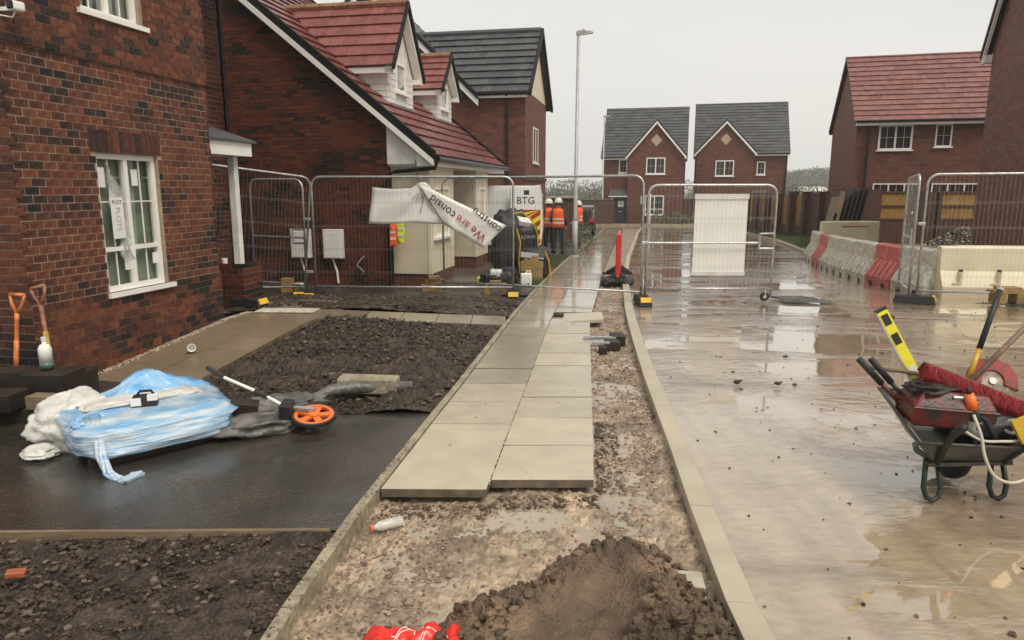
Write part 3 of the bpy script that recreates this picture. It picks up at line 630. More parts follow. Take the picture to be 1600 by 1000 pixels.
mid = [b for b in bL if .64 < b[2] < 2.93]; rest = [b for b in bL if not .64 < b[2] < 2.93]
laybricks(LH, PF(0), mid, 'b', 1, nearL(PF(0)), 200, proud=.0035, jit=.0015)
laybricks(LH, PF(.022), rest, 'b', 2, nearL(PF(0)), 100)
for z in (2.955, .605):   # projecting mortar weathering lines
    MB().box(-.005, .02, 0, 2.735, z-.35 if z < 1 else z-.004, z+.004 if z < 1 else 5).build('band_backing', 'mortar', LH) if 0 else None
MB().box(-.005, .0195, .0, 2.73, -.3, .625).build('plinth_backing', 'mortar', LH)
ub = MB(); wallpanels(ub, PF(0), 0, 2.73, 2.945, 5.3, [W1], -.005, .0195); ub.build('upper_backing', 'mortar', LH)
laybricks(LH, PS(0), brickgrid(-2.2, .015, -.25, 4.2, .225), 'b', 3, nearL(PS(0)), 100)
laybricks(LH, PF(-1.55), brickgrid(2.73, 5.35, -.22, 4.9, .149), 'b', 4, nearL(PF(-1.55)), 0, stuffname='recess_brickwork')
laybricks(LH, lambda u, z, d: (u, 2.73+d, z), brickgrid(-1.5, .01, -.2, 4.9, .225), 'b', 6, nearL(PS(0)), 0, stuffname='side_brickwork')
# soldier course over the ground floor window
for i in range(13):
    a = .85+i*.0769; MB().pbox(PF(0), a, a+.068, 2.065, 2.28, -.01, .007+rnd.uniform(-.002, .002)).build('lintel_brick', 'b%d' % rnd.choice((2, 3, 1, 3, 2, 5)), LH)
def bigwindow(W_, split, full=True):
    u0, u1, z0, z1 = W_
    return window(LH, PF(0), u0+.005, u1-.005, z0+.0, z1-.003, 2, split, True, .045, glass='glass', rec=.06, frame=.055)
w0 = bigwindow(W0, .31); w1 = bigwindow(W1, None)
MB().pbox(PF(-.075), 1.0, 1.22, 2.0, 1.0, 0, .004).build('x', 'paper', w0) if 0 else None
st = [(.985, .10, 1.72, .2), (1.45, .09, 1.74, .17), (1.24, .1, .86, .12), (1.66, .09, .89, .12)]
for (u, w_, z, h) in st: MB().pbox(PF(-.078), u, u+w_, z, z+h, 0, .003).build('sticker', 'paper', w0)
sg = MB().pbox(PF(-.03), 1.07, 1.24, 1.2, 1.62, 0, .004).build('notice', 'paper', w0)
for body, z, s in (('PLOT', 1.56, .07), ('65', 1.48, .04), ('SOLD', 1.36, .06)): pass
text('notice_text', 'PLOT', .055, basis((-.0245, 1.155, 1.57), (0, 1, 0), (0, 0, 1)), 'ink', w0)
tx = text('notice_text', 'PLOTS', .085, basis((-.0245, 1.155, 1.40), (0, 0, -1), (0, 1, 0)), 'greyink', w0)
# crumpled clear polythene hanging behind the notice
pl = MB(); N = 16
prof = [(1.06+.06*math.sin(i*.4), 1.25+.07*math.sin(i*.5+1)+.1*(i/N)) for i in range(N)]
vs = []; 
for i in range(N):
    z = 1.96-i*.066; a = 1.07+.16*(i/N)**1.5+.015*math.sin(i*1.7); b = a+.02+.13*math.sin(min(i/5, 1)*1.57)-.03*math.sin(i*1.1)
    for j in range(6): t = j/5; vs.append((-.05+.025*math.sin(j*2.3+i*.8), a+(b-a)*t, z))
pl.add(vs, [(i*6+j, i*6+j+1, (i+1)*6+j+1, (i+1)*6+j) for i in range(N-1) for j in range(5)])
pl.build('polythene_wrap', mat('polythene', (.7, .69, .64), .25, var=.3, vs=12, alpha=.62, bump=.01, bs=30), w0, smooth=True)
# room contents: pale boards leaning behind the glass
MB().obox((-.9, 1.1, 1.25), (.04, .5, 1.1), (0, .1, 0)).build('leaning_board', 'whitebar', LH)
MB().obox((-.7, 1.35, .75), (.3, .3, .45)).build('boxed_goods', 'card', LH)
MB().box(-.16, -.15, .9, 1.8, .66, 2.06).build('pane_brightener', 'pane_brightener', LH); MB().obox((-.14, 1.47, 1.35), (.008, .12, 1.35), (0, .04, 0)).build('brightener_strip', 'paper', LH)  # panel and strip added behind the glass so the panes look lighter
# blinds in the upper window
for i in range(6): MB().obox((-.18, .98+i*.13, 4.0), (.008, .12, 1.25), (0, 0, .3)).build('blind_slat', 'white2', w1)
dp = MB().tube([(-1.43, 5.28, 5.3), (-1.43, 5.28, .0)], .036, 10); 
for z in (1.2, 2.8, 4.2): dp.tube([(-1.43, 5.28, z), (-1.43, 5.28, z+.08)], .045, 10)
dp.build('downpipe', 'black', LH, smooth=False)
rf = MB(); rf.prism([(.35, 5.2), (.35, 5.35), (-3, 8.4), (-6.4, 5.35), (-6.4, 5.2), (-3, 8.2)], lambda a, b, d: (a, d, b), -.2, 5.5); rf.build('roof', 's0', LH)
# porch canopy, post and pier
cn = MB(); cn.prism([(-1.54, 2.16), (-.3, 2.16), (-.3, 2.34), (-1.54, 2.34)], lambda a, b, d: (a, d, b), 2.76, 4.12); cn.build('canopy_fascia', 'white', LH)
cr_ = MB(); cr_.prism([(-1.54, 2.342), (-.26, 2.342), (-.26, 2.37), (-1.54, 2.78)], lambda a, b, d: (a, d, b), 2.74, 4.2); cr_.build('canopy_roof', 's2', LH)
MB().box(-.53, -.43, 3.86, 3.96, .63, 2.158).build('porch_post', 'white2', LH, bevel=.004)
MB().box(-.69, -.29, 3.68, 4.16, -.05, .6).build('porch_pier', 'mortar', LH)
laybricks(LH, lambda u, z, d: (u, 3.68-d, z), brickgrid(-.69, -.29, .0, .63, .225), 'g', 7, nearL(PS(3.68)), 300)
laybricks(LH, lambda u, z, d: (-.29+d, u, z), brickgrid(3.68, 4.16, .0, .63, .225), 'g', 8, nearL(PS(3.68)), 300)
# security camera
sc = thing('security_camera', 'small white security camera with black face high on the left house corner', 'camera', (HL[0], HL[1], 0), -AL)
px_, py_, pz_ = .13, .04, 3.2
b_ = MB().lathe([(.0, -.06), (.038, -.058), (.045, -.03), (.045, .05), (.0, .052)], (px_, py_+.06, pz_), 16, mtx=Matrix.Rotation(R(78), 3, 'X')@Matrix.Rotation(R(20), 3, 'Z'))
MB().obox((px_, py_+.04, pz_), (.085, .12, .08), (0, 0, -.15)).build('camera_body', 'white', sc, bevel=.02)
MB().obox((px_+.012, py_-.025, pz_), (.065, .02, .062), (0, 0, -.15)).build('camera_face', 'black', sc, bevel=.008)
MB().tube([(px_-.01, py_+.04, pz_-.04), (px_-.02, py_+.02, pz_-.09), (.06, -.06, pz_-.09), (.01, -.2, pz_+.0)], .006, 6).build('cable', 'white', sc)
MB().obox((.06, .03, pz_-.03), (.12, .03, .03)).build('bracket', 'white', sc)

# ---------------------------------------------------------------- middle house: gable towards us, dormers, cream bays
AM = R(11); MO = (-2.41, 13.86, -.2)
MH = thing('gabled_house', 'brick house with red tiled catslide roof, two white dormers and cream bays', 'house', MO, -AM)
zr = lambda x: 2.53+.82*(.97-x)     # roof surface height at local x
LEN = 6.5
MB().prism([(0, 0), (0, zr(0)-.1), (-4.7, zr(-4.7)-.1), (-9.4, zr(0)-.1), (-9.4, 0)], lambda a, b, d: (a, d, b), 0, LEN-.1).build('wall', 'brickwall', MH)
qm = Matrix.Translation(MO)@Matrix.Rotation(-AM, 4, 'Z'); nearM = lambda u, z: ((qm@Vector((u, 0, z)))-Vector((0, 0, 1.7))).length
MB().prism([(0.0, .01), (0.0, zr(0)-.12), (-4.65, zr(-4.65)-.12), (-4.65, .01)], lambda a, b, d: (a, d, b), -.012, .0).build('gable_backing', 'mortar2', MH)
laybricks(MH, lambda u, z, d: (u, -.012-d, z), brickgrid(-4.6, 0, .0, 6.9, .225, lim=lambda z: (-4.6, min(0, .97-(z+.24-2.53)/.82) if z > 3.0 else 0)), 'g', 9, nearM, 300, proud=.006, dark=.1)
# roof slope, tiles
MB().prism([(.95, 2.46), (.95, 2.52), (-4.7, zr(-4.7)), (-10.35, 2.52), (-10.35, 2.46), (-4.7, zr(-4.7)-.09)], lambda a, b, d: (a, d, b), -.06, LEN+.05).build('roof_deck', 'woodd', MH)
cs, sn = 1/math.hypot(1, .82), .82/math.hypot(1, .82)
tiles(MH, (.98, -.02, 2.52), (0, 1, 0), (-cs, 0, sn), LEN+.03, 7.3, .33, .33, ['t0', 't1', 't3'], th=.025, lift=.055)
rt = MB()
for i in range(15): rt.tube([(-4.7, i*.44, 7.26), (-4.7, i*.44+.435, 7.26)], .11, 8)
rt.build('ridge_tiles', 'ridge', MH, kind='stuff')
vb = MB(); vb.prism([(1.0, 2.44), (1.0, 2.62), (-4.7, zr(-4.7)+.1), (-4.7, zr(-4.7)-.1)], lambda a, b, d: (a, d, b), -.17, -.065); vb.build('verge_trim', 'verge', MH)
vb2 = MB(); vb2.prism([(1.0, 2.44), (1.0, 2.62), (-4.7, zr(-4.7)+.1), (-4.7, zr(-4.7)-.1)], lambda a, b, d: (a, d, b), LEN+.06, LEN+.15); vb2.build('verge_trim', 'verge', MH)
MB().prism([(.98, 2.34), (.98, 2.45), (-4.7, zr(-4.7)-.07), (-4.7, zr(-4.7)-.2)], lambda a, b, d: (a, d, b), -.2, -.02).build('bargeboard', 'white', MH)
MB().prism([(.012, 2.38), (.62, 2.38), (.62, 2.72), (.012, zr(0)-.11)], lambda a, b, d: (a, d, b), -.06, .02).build('eave_box', 'white2', MH)
MB().prism([(.622, 2.34), (.96, 2.34), (.96, 2.42), (.622, 2.72)], lambda a, b, d: (a, d, b), -.1, .02).build('eave_box', 'white', MH)
MB().box(.0, .96, .022, LEN, 2.34, 2.45).build('soffit', 'white', MH)
gt = MB().tube([(1.04, -.1, 2.47), (1.04, LEN+.1, 2.47)], .055, 8)
for i in range(22): gt.box(.97, 1.05, i*.3, i*.3+.2, 2.5, 2.53)
gt.build('gutter', 'black', MH)
MB().tube([(1.03, -.13, 2.45), (1.0, -.13, 2.3), (.2, -.1, 2.24), (.06, -.08, 2.2), (.05, -.07, .05)], .04, 8).build('downpipe', 'black', MH)
def bay(y0, y1, wz):
    b = MB().box(.01, .80, y0, y1, .24, 2.34); o = b.build('bay', 'cream', MH)
    MB().box(.0, .79, y0+.03, y1-.03, -.1, .238).build('bay_plinth', 'brickwall', MH)
    for yy in (y0-.012, y1-.05): MB().box(.74, .813, yy, yy+.062, .235, 2.338).build('corner_trim', 'creamdark', o)
    MB().box(.0, .79, y0-.011, y0-.001, 1.26, 1.275).build('panel_joint', 'greyink', o) if 0 else None
    return o
b1 = bay(.12, 1.75, 0); b2 = bay(3.85, 5.05, 0)
window(b1, PF(.815), .38, 1.42, .95, 1.95, 2, None, True, .05); 
window(b2, PF(.815), 4.1, 4.8, .95, 1.95, 1, None, True, .05)
MB().box(.01, .07, 2.35, 3.3, .05, 2.15).build('front_door', 'door', MH)
def dormer(yc, hw, zt, nm, back):
    xf = -.42; zb = zr(xf)+.0; ze = 4.46; ov = .2; hwo = hw+.17; sl = (zt-ze+.08)/hwo
    d = MB(); d.prism([(yc-hw, zb-.02), (yc+hw, zb-.02), (yc+hw, ze), (yc, ze+hw*sl), (yc-hw, ze)], lambda a, b, dd: (dd, a, b), xf, -3.2); do = d.build('dormer', 'white2', MH)
    # weatherboards on the cheek and front
    z = zb; k = 0
    while z < ze-.02:
        xb = .97-(z-2.53)/.82
        MB().add([(xf, yc-hw-.016, z), (xf, yc-hw-.004, z+.125), (xb-.15, yc-hw-.004, z+.125), (xb, yc-hw-.016, z), (xf, yc-hw, z), (xf, yc-hw, z+.125), (xb-.15, yc-hw, z+.125), (xb, yc-hw, z)], [(0, 1, 2, 3), (0, 3, 7, 4), (0, 4, 5, 1)]).build('cladding_board', 'white2', do)
        MB().box(xf+.0, xf+.014, yc-hw-.01, yc-.3, z, z+.115).build('cladding_board', 'white2', do); MB().box(xf, xf+.014, yc+.3, yc+hw, z, z+.115).build('cladding_board', 'white2', do)
        z += .13
    window(do, PF(xf+.02), yc-.3, yc+.3, zb+.3, ze+.12, 1, None, False, .05)
    # roof
    x1 = xf+ov; n = math.hypot(1, sl)
    for sgn in (-1, 1):
        e0 = (x1, yc+sgn*hwo, ze-.08)
        def clip(am, sm, a0, a1, sgn=sgn):
            zz = ze-.08+sm*sl/n; xb = .97-(zz-2.53)/.82; mx_ = x1-xb+.06
            if a0 > mx_: return None
            return (a0, min(a1, mx_))
        tiles(do, e0, (-1, 0, 0), (0, -sgn/n, sl/n), 3.6, hwo*n, hwo*n/6 if nm == 1 else hwo*n/5, .3, ['t0', 't0', 't2', 't1', 't2'], single=(sgn < 0), clip=clip)
        P = [(x1+.07, yc+sgn*(hwo+.03), ze-.13), (x1+.07, yc, zt+.04), (x1+.0, yc, zt+.04), (x1, yc+sgn*(hwo+.03), ze-.13)]
        MB().add([(x1-.0, yc+sgn*(hwo+.04), ze-.16), (x1-.0, yc+sgn*(hwo+.04), ze-.04), (x1, yc+sgn*.001, zt+.08), (x1, yc+sgn*.001, zt-.05), (x1+.06, yc+sgn*(hwo+.04), ze-.16), (x1+.06, yc+sgn*(hwo+.04), ze-.04), (x1+.06, yc+sgn*.001, zt+.08), (x1+.06, yc+sgn*.001, zt-.05)], [(0, 1, 2, 3), (7, 6, 5, 4), (0, 4, 5, 1), (1, 5, 6, 2), (2, 6, 7, 3), (3, 7, 4, 0)]).build('verge_trim', 'verge', do)
        MB().add([(xf+.02, yc+sgn*(hwo-.0), ze-.22), (xf+.02, yc+sgn*(hwo-.0), ze-.12), (xf+.02, yc+sgn*.001, zt-.02), (xf+.02, yc+sgn*.001, zt-.2), (x1, yc+sgn*(hwo), ze-.22), (x1, yc+sgn*(hwo), ze-.12), (x1, yc+sgn*.001, zt-.02), (x1, yc+sgn*.001, zt-.2)], [(0, 1, 2, 3), (7, 6, 5, 4), (0, 4, 5, 1), (1, 5, 6, 2), (2, 6, 7, 3), (3, 7, 4, 0)]).build('bargeboard', 'white', do)
        MB().box(x1, .97-(ze-2.53)/.82+.1, min(yc+sgn*hw, yc+sgn*hwo), max(yc+sgn*hw, yc+sgn*hwo)-.003, ze-.21, ze-.1).build('fascia', 'white', do)
    L = x1-(.97-(zt-2.53)/.82); i = 0
    while i*.33 < L: MB().tube([(x1-i*.33, yc, zt+.03), (x1-i*.33-.32, yc, zt+.03)], .085, 8).build('ridge_tile', 'ridge', do); i += 1
    MB().box(xf, xf+.12, yc-hw-.04, yc+hw+.04, zb-.16, zb-.0).build('lead_apron', 'lead', do)
dormer(2.0, .8, 5.78, 1, 0); dormer(5.35, .66, 5.3, 2, 0)
# meter boxes on the gable
def meter(x, z, w, h, lab):
    t = thing('meter_box', lab, 'meter box', MO, -AM)
    MB().box(x-w/2, x+w/2, -.16, -.025, z, z+h).build('box_body', 'white2', t, bevel=.01); MB().box(x-w/2+.02, x+w/2-.02, -.17, -.1605, z+.02, z+h-.05).build('box_door', 'white', t, bevel=.004)
    MB().tube([(x-w*.12, -.06, z), (x+.04, -.07, z-.28), (x+.06, -.08, z-.5)], .022, 8).build('conduit', 'white', t)
meter(-1.16, .54, .4, .58, 'white meter box with bare conduit on the gable, nearer the bays'); meter(-1.86, .54, .4, .58, 'white meter box on the gable behind the fence gate posts')
tag(MB().tube([(-3.05, 14.0, -.1), (-2.98, 13.95, .08), (-3.1, 13.9, .22), (-2.95, 13.9, .4)], .012, 6).build('bent_cable', 'greyink'), 'thin bent grey cable sticking up from the ground beside the gable', 'cable')

# ---------------------------------------------------------------- dark roofed house behind
AD = R(11); DO = (.45, 25, -.42)
DH = thing('grey_roofed_house', 'brick house with dark grey tiled roof behind the dormer house', 'house', DO, -AD)
MB().box(-8.2, 0, 0, 5.0, -.3, 5.5).build('wall', 'brickfar', DH)
MB().prism([(.0, 5.5), (2.5, 7.7), (5.0, 5.5)], lambda a, b, d: (d, a, b), -.001, -3).build('gable_panel', 'cream', DH)
sD = 2.3/2.5; nD = math.hypot(1, sD)
MB().prism([(-.2, 5.4), (2.5, 7.86), (5.2, 5.4), (5.2, 5.3), (2.5, 7.76), (-.2, 5.3)], lambda a, b, d: (d, a, b), .16, -8.2).build('roof_deck', 'woodd', DH)
tiles(DH, (.16, -.22, 5.38), (-1, 0, 0), (0, 1/nD, sD/nD), 8.3, 2.72*nD, .41, .33, ['s0', 's1', 's2'], lift=.075)
tiles(DH, (.16, 5.22, 5.38), (-1, 0, 0), (0, -1/nD, sD/nD), 8.3, 2.72*nD, .36, .33, ['s0', 's1', 's2'], stuffname='rear_tiling')
for i in range(16): MB().tube([(.16-i*.45, 2.5, 7.93), (.16-i*.45-.44, 2.5, 7.93)], .11, 8).build('ridge_tile', 's2', DH)
MB().prism([(-.26, 5.26), (2.5, 7.82), (5.26, 5.26), (5.26, 5.44), (2.5, 8.0), (-.26, 5.44)], lambda a, b, d: (d, a, b), .162, .26).build('verge_trim', 'verge', DH)
MB().box(-1.75, .1, -.2, -.16, 5.22, 5.36).build('fascia', 'white', DH); MB().tube([(-1.7, -.26, 5.36), (.2, -.26, 5.36)], .06, 8).build('gutter', 'black', DH)
MB().tube([(-.62, -.2, 5.34), (-.62, -.07, 5.1), (-.62, -.07, 0)], .045, 8).build('downpipe', 'black', DH)
MB().box(-8, .02, -.02, .0, 2.52, 2.62).build('string_course', 'b4', DH); MB().box(-.01, .06, -.04, 5.04, 2.45, 2.55).build('string_course', 'b2', DH)
window(DH, PF(.01), 1.7, 2.9, 3.1, 4.4, 2, None, True, .05)
window(DH, PF(.01), 1.7, 2.9, .8, 2.0, 2, None, True, .05)
# cross gable facing us, further left
cx_, hw_, za = -5.6, 3.85, 9.0; sg_ = (za-5.3)/hw_
MB().prism([(cx_-hw_, 4.0), (cx_-hw_, 5.35), (cx_, za), (cx_+hw_, 5.35), (cx_+hw_, 4.0)], lambda a, b, d: (a, d, b), -.03, 2.0).build('cross_gable_wall', 'brickfar', DH)
for sgn in (-1, 1):
    o_ = (cx_+sgn*(hw_+.12), -.3, 5.2); nn = math.hypot(1, sg_)
    tiles(DH, o_, (0, 1, 0), (-sgn/nn, 0, sg_/nn), 5, (hw_+.12)*nn, .36, .33, ['s0', 's1', 's2'], stuffname='cross_tiling')
    def vp(dz0, dz1, y0, y1, m, nm_):
        a, b = cx_+sgn*(hw_+.16), cx_+sgn*.002
        MB().prism([(a, 5.15+dz0), (a, 5.15+dz1), (b, za+.02+dz1), (b, za+.02+dz0)], lambda p, q, d: (p, d, q), y0, y1).build(nm_, m, DH)
    vp(.02, .2, -.4, -.3, 'verge', 'verge_trim'); vp(-.2, .02, -.36, -.3, 'white', 'bargeboard')

# ---------------------------------------------------------------- pair of far houses
def far_house(root, w, dep, eave, ridge, g0, g1, gz_, flip, m='brickfar', tm=('s0', 's1', 's2')):
    s_ = (ridge-eave)/(dep/2); n_ = math.hypot(1, s_)
    MB().box(0, w, 0, dep, -.4, eave).build('wall', m, root)
    MB().prism([(0, eave), (dep/2, ridge-.15), (dep, eave)], lambda a, b, d: (d, a, b), .001, w-.001).build('gable_wall', m, root)
    MB().prism([(-.25, eave-.14), (dep/2, ridge), (dep+.25, eave-.14), (dep+.25, eave-.24), (dep/2, ridge-.12), (-.25, eave-.24)], lambda a, b, d: (d, a, b), -.12, w+.12).build('roof_deck', 'verge', root)
    tiles(root, (-.15, -.27, eave-.16), (1, 0, 0), (0, 1/n_, s_/n_), w+.3, (dep/2+.27)*n_, .33, .6, list(tm), lift=.06)
    tiles(root, (-.15, dep+.27, eave-.16), (1, 0, 0), (0, -1/n_, s_/n_), w+.3, (dep/2+.27)*n_, .33, .6, list(tm), lift=.06, stuffname='rear_tiling')
    MB().tube([(-.16, dep/2, ridge+.03), (w+.16, dep/2, ridge+.03)], .1, 8).build('ridge_tiles', tm[1], root)
    MB().box(-.1, w+.1, -.3, -.25, eave-.32, eave-.16).build('fascia', 'white', root); MB().tube([(-.1, -.35, eave-.16), (w+.1, -.35, eave-.16)], .06, 6).build('gutter', 'black', root)
    if gz_:
        c_ = (g0+g1)/2; h_ = (g1-g0)/2; q = (gz_-eave)/h_; nn = math.hypot(1, q); yg = -.55
        MB().prism([(g0, -.4), (g0, eave), (c_, gz_), (g1, eave), (g1, -.4)], lambda a, b, d: (a, d, b), yg, .8).build('projecting_gable', m, root)
        for sgn in (-1, 1):
            tiles(root, (c_+sgn*(h_+.15), yg-.12, eave-.12), (0, 1, 0), (-sgn/nn, 0, q/nn), dep*.45, (h_+.15)*nn, .33, .6, list(tm), clip=lambda am, sm, a0, a1: None if am+yg-.12 > (sm*q/nn-.0)/s_+.6 else (a0, a1), stuffname='gable_tiling')
            a, b = c_+sgn*(h_+.22), c_+sgn*.002
            for (y0, y1, d0, d1, mm, nm_) in ((yg-.2, yg-.1, .0, .15, 'verge', 'verge_trim'), (yg-.22, yg-.1, -.2, .0, 'white', 'bargeboard')):
                MB().prism([(a, eave-.18+d0), (a, eave-.18+d1), (b, gz_+.05+d1), (b, gz_+.05+d0)], lambda p, r_, d: (p, d, r_), y0, y1).build(nm_, mm, root)
        MB().prism([(c_-.42, gz_-1.35), (c_, gz_-.9), (c_+.42, gz_-1.35), (c_, gz_-1.82)], lambda a, b, d: (a, d, b), yg-.012, yg+.02).build('diamond_panel', 'diamond', root)
        Pg = PS(yg-.02); ww = 1.5
        window(root, Pg, c_-.72, c_+.72, 3.85, 5.1, 2, None, True, .06, frame=.09); window(root, Pg, c_-.72, c_+.72, .75, 2.25, 2, .3, True, .06, frame=.09)
        xw = g0-.5*(g0) if not flip else (g1+w)/2
        xw = (g0/2+.25) if not flip else (g1+w)/2-1.0
        window(root, PS(-.02), xw-.0, xw+.66, 3.95, 5.0, 1, None, True, .06, frame=.09)
        xd = (g0/2+.0) if not flip else (g1+w)/2-1.1
        MB().box(xd, xd+.95, -.03, .02, -.1, 2.0).build('front_door', 'door', root); MB().box(xd+.35, xd+.6, -.04, -.03, .95, 1.0).build('letter_plate', 'white', root)
        MB().box(xd-.45, xd+1.0, -.62, .0, 2.12, 2.2).build('canopy', 'white', root); MB().prism([(-.6, 2.2), (-.02, 2.2), (-.02, 2.75)], lambda a, b, d: (d, a, b), xd-.4, xd+.95).build('canopy_roof', 's0', root)
        MB().box(xd-.2, xd-.12, -.5, -.02, 1.5, 2.11).build('canopy_bracket', 'white', root)
    xp = w-.12 if flip else .12
    MB().tube([(w-.1, -.12, eave-.2), (w-.1, -.07, -.2)], .05, 6).build('downpipe', 'black', root)
FL = thing('detached_house', 'left one of the twin grey roofed far houses, small window left of gable', 'house', (7.15, 56.3, -1.0), -R(14))
far_house(FL, 6.3, 7.0, 5.3, 9.1, 2.05, 6.2, 7.75, False)
FR_ = thing('detached_house', 'right one of the twin grey roofed far houses, small window right of gable', 'house', (15.0, 58.5, -1.1), -R(14))
far_house(FR_, 7.1, 7.0, 5.75, 9.8, .1, 4.5, 8.1, True)
FL.name = 'detached_house'; 
MB().box(.25, .75, -.45, -.05, 1.2, 1.5).build('x', 'white', FL) if 0 else None
# ---------------------------------------------------------------- right hand red roofed house
RH = thing('red_roofed_house', 'brick house with pink red tiled roof on the right behind the screen wall', 'house', (14.35, 30, -.55), -R(15))
far_house(RH, 8.4, 5.8, 5.15, 7.95, 0, 0, 0, False, 'brickright', ('r0', 'r1', 'r2'))
window(RH, PS(-.02), .85, 2.12, 3.85, 4.85, 2, None, True, .05, frame=.07); window(RH, PS(-.02), 2.95, 3.55, 3.95, 4.85, 1, None, True, .05)
window(RH, PS(-.02), .8, 2.6, 1.3, 2.5, 3, None, True, .05); window(RH, PS(-.02), 3.0, 4.8, 1.3, 2.5, 3, None, True, .05)
MB().tube([(.45, -.12, 5.0), (.45, -.07, .0)], .05, 6).build('downpipe', 'black', RH)
# ---------------------------------------------------------------- near right house: big gable facing the street
NA = R(21)
NH = thing('gable_end_house', 'tall brick gable wall at the right edge of the view with grey verge tiles', 'house', (14.4, 22, -.35), -NA)
ze_, sl_ = 6.3, 1.12
MB().prism([(0, -.3), (-.0, ze_), (-4.5, ze_+4.5*sl_), (-9, ze_), (-9, -.3)], lambda a, b, d: (d, a, b), 0, 9).build('wall', 'brickright', NH)
nn = math.hypot(1, sl_)
for (y0_, sg2) in ((.3, -1), (-9.3, 1)):
    tiles(NH, (-.22, y0_, ze_-.3*sl_+.12), (1, 0, 0), (0, sg2/nn, sl_/nn), 9.4, 4.8*nn, .33, .33, ['s0', 's1', 's2'], lift=.07, stuffname='roof_tiling')
    yb = y0_+sg2*4.8
    for (x0_, x1_, d0, d1, m_, nm_) in ((-.26, -.2, -.12, .1, 'verge', 'verge_trim'), (-.22, -.14, -.26, -.12, 'white', 'bargeboard'), (-.14, 0, -.2, .1, 'verge', 'soffit')):
        MB().prism([(y0_, ze_-.3*sl_+.08+d0), (y0_, ze_-.3*sl_+.08+d1), (yb, ze_+4.5*sl_+.08+d1), (yb, ze_+4.5*sl_+.08+d0)], lambda a, b, d: (d, a, b), x0_, x1_).build(nm_, m_, NH)
MB().box(-.2, .3, .0, .28, ze_-.5, ze_-.28).build('eave_box', 'white2', NH)
# ================================================================== FENCES
def fence_panel(label, a, b, z0, z1, H=1.98, gate=False, group='steel mesh fence panels across the site', wire='wire', lift=.06, lat=None, tilt=0):
    """a, b: base points (x,y); z0, z1: ground level under each end"""
    a = Vector((*a, z0+lift)); b = Vector((*b, z1+lift)); L = (b-a).length; ang = math.atan2(b.y-a.y, b.x-a.x); pit = -math.asin((b.z-a.z)/L)
    t = thing('mesh_fence' if not gate else 'mesh_gate', label, 'fence' if not gate else 'gate', tuple(a), group=group, rot=(tilt, pit, ang))
    r = .020; cr = .16; P = [(0, 0, -.05)]
    for k in range(6): q = math.pi/2*k/5; P.append((cr-cr*math.cos(q), 0, H-cr+cr*math.sin(q)))
    for k in range(6): q = math.pi/2*k/5; P.append((L-cr+cr*math.sin(q), 0, H-cr+cr*math.cos(q)))
    P.append((L, 0, -.05))
    f = MB().tube(P, r, 8); f.build('frame', 'steel', t, smooth=True)
    sag = .0 if gate else rnd.uniform(-.03, .01)
    MB().tube([(0, 0, .1), (L*.5, 0, .1+sag), (L, 0, .1)], .018, 8).build('bottom_rail', 'steel', t, smooth=True)
    w = MB(); n = int(L/.066)
    for i in range(1, n):
        x = i*L/n; dz = max(0, cr-math.sqrt(max(0, cr*cr-max(0, cr-min(x, L-x))**2)))
        w.tube([(x+.003*math.sin(i), .004, .1), (x, .004, H-dz)], .0014, 4, cap=False)
    for z in ((.35, .75, 1.15, 1.55) if not gate else (.45, 1.25, 1.6)):
        for dd in (-.012, .012): w.tube([(0, .008, z+dd), (L, .008, z+dd)], .0018, 4, cap=False)
    w.build('wire_mesh', wire, t, kind='stuff', norm=False)
    if gate:
        MB().tube([(0, 0, H*.48), (L-.22 if L > 1.5 else L, 0, H*.48)], .018, 8).build('mid_rail', 'steel', t)
        lb = MB(); x0, x1, zz = L-.24, L-.01, H*.43
        lb.tube([(x0, -.02, zz), (x0, -.02, zz+.24), (x1, -.02, zz+.24)], .017, 8); lb.tube([(x0, -.02, zz+.0), (x1, -.02, zz)], .017, 8); lb.build('latch_frame', 'steel', t)
    return t, L
def foot(label, x, y, z, rz, L=.62):
    t = thing('ballast_block', label, 'fence block', (x, y, z), rz, 'rubber feet under the fence posts')
    w = .11
    MB().add([(-w, -L/2, 0), (w, -L/2, 0), (w, L/2, 0), (-w, L/2, 0), (-w*.85, -L/2+.04, .13), (w*.85, -L/2+.04, .13), (w*.85, L/2-.04, .13), (-w*.85, L/2-.04, .13)], [(3, 2, 1, 0), (4, 5, 6, 7), (0, 1, 5, 4), (1, 2, 6, 5), (2, 3, 7, 6), (3, 0, 4, 7)]).build('rubber_block', 'rubber', t, bevel=.012)
    for s_ in (-1,):
        MB().obox((0, s_*(L/2-.035), .095), (.17, .06, .085), (R(-25), 0, 0)).build('reflector_tag', 'yellowtag', t, bevel=.004)
    MB().box(-.09, .09, -.05, .05, .131, .14).build('post_sockets', 'woodd', t)
F1, L1 = fence_panel('long mesh fence panel carrying the torn white banner', (-3.42, 12.1), (.02, 12.0), -.13, -.13)
F2, L2 = fence_panel('mesh fence panel across the new pavement, overlapping the banner panel', (-1.25, 12.8), (2.12, 11.38), -.14, -.12)
F3, L3 = fence_panel('mesh vehicle gate with mid rail, white sheet behind it', (2.2, 11.42), (4.27, 11.42), -.07, -.07, 1.78, True, wire='wirel')
F4, L4 = fence_panel('mesh fence panel at the right edge in front of the cream barriers', (6.74, 11.5), (10.1, 10.75), -.12, -.1, 2.0, wire='wirel')
F5, L5 = fence_panel('narrow gate leaf seen nearly edge on beside the right panel', (7.2, 12.9), (6.6, 11.5), -.14, -.1, 1.98, True, wire='wirel')
F6, L6 = fence_panel('mesh fence panel running from the porch pillar to the pavement fence', (-5.2, 10.75), (-3.62, 12.05), .1, -.13)
F7, L7 = fence_panel('pedestrian mesh gate standing open behind the porch post', (-4.72, 12.75), (-3.66, 12.35), -.12, -.13, 1.94, True, tilt=0)
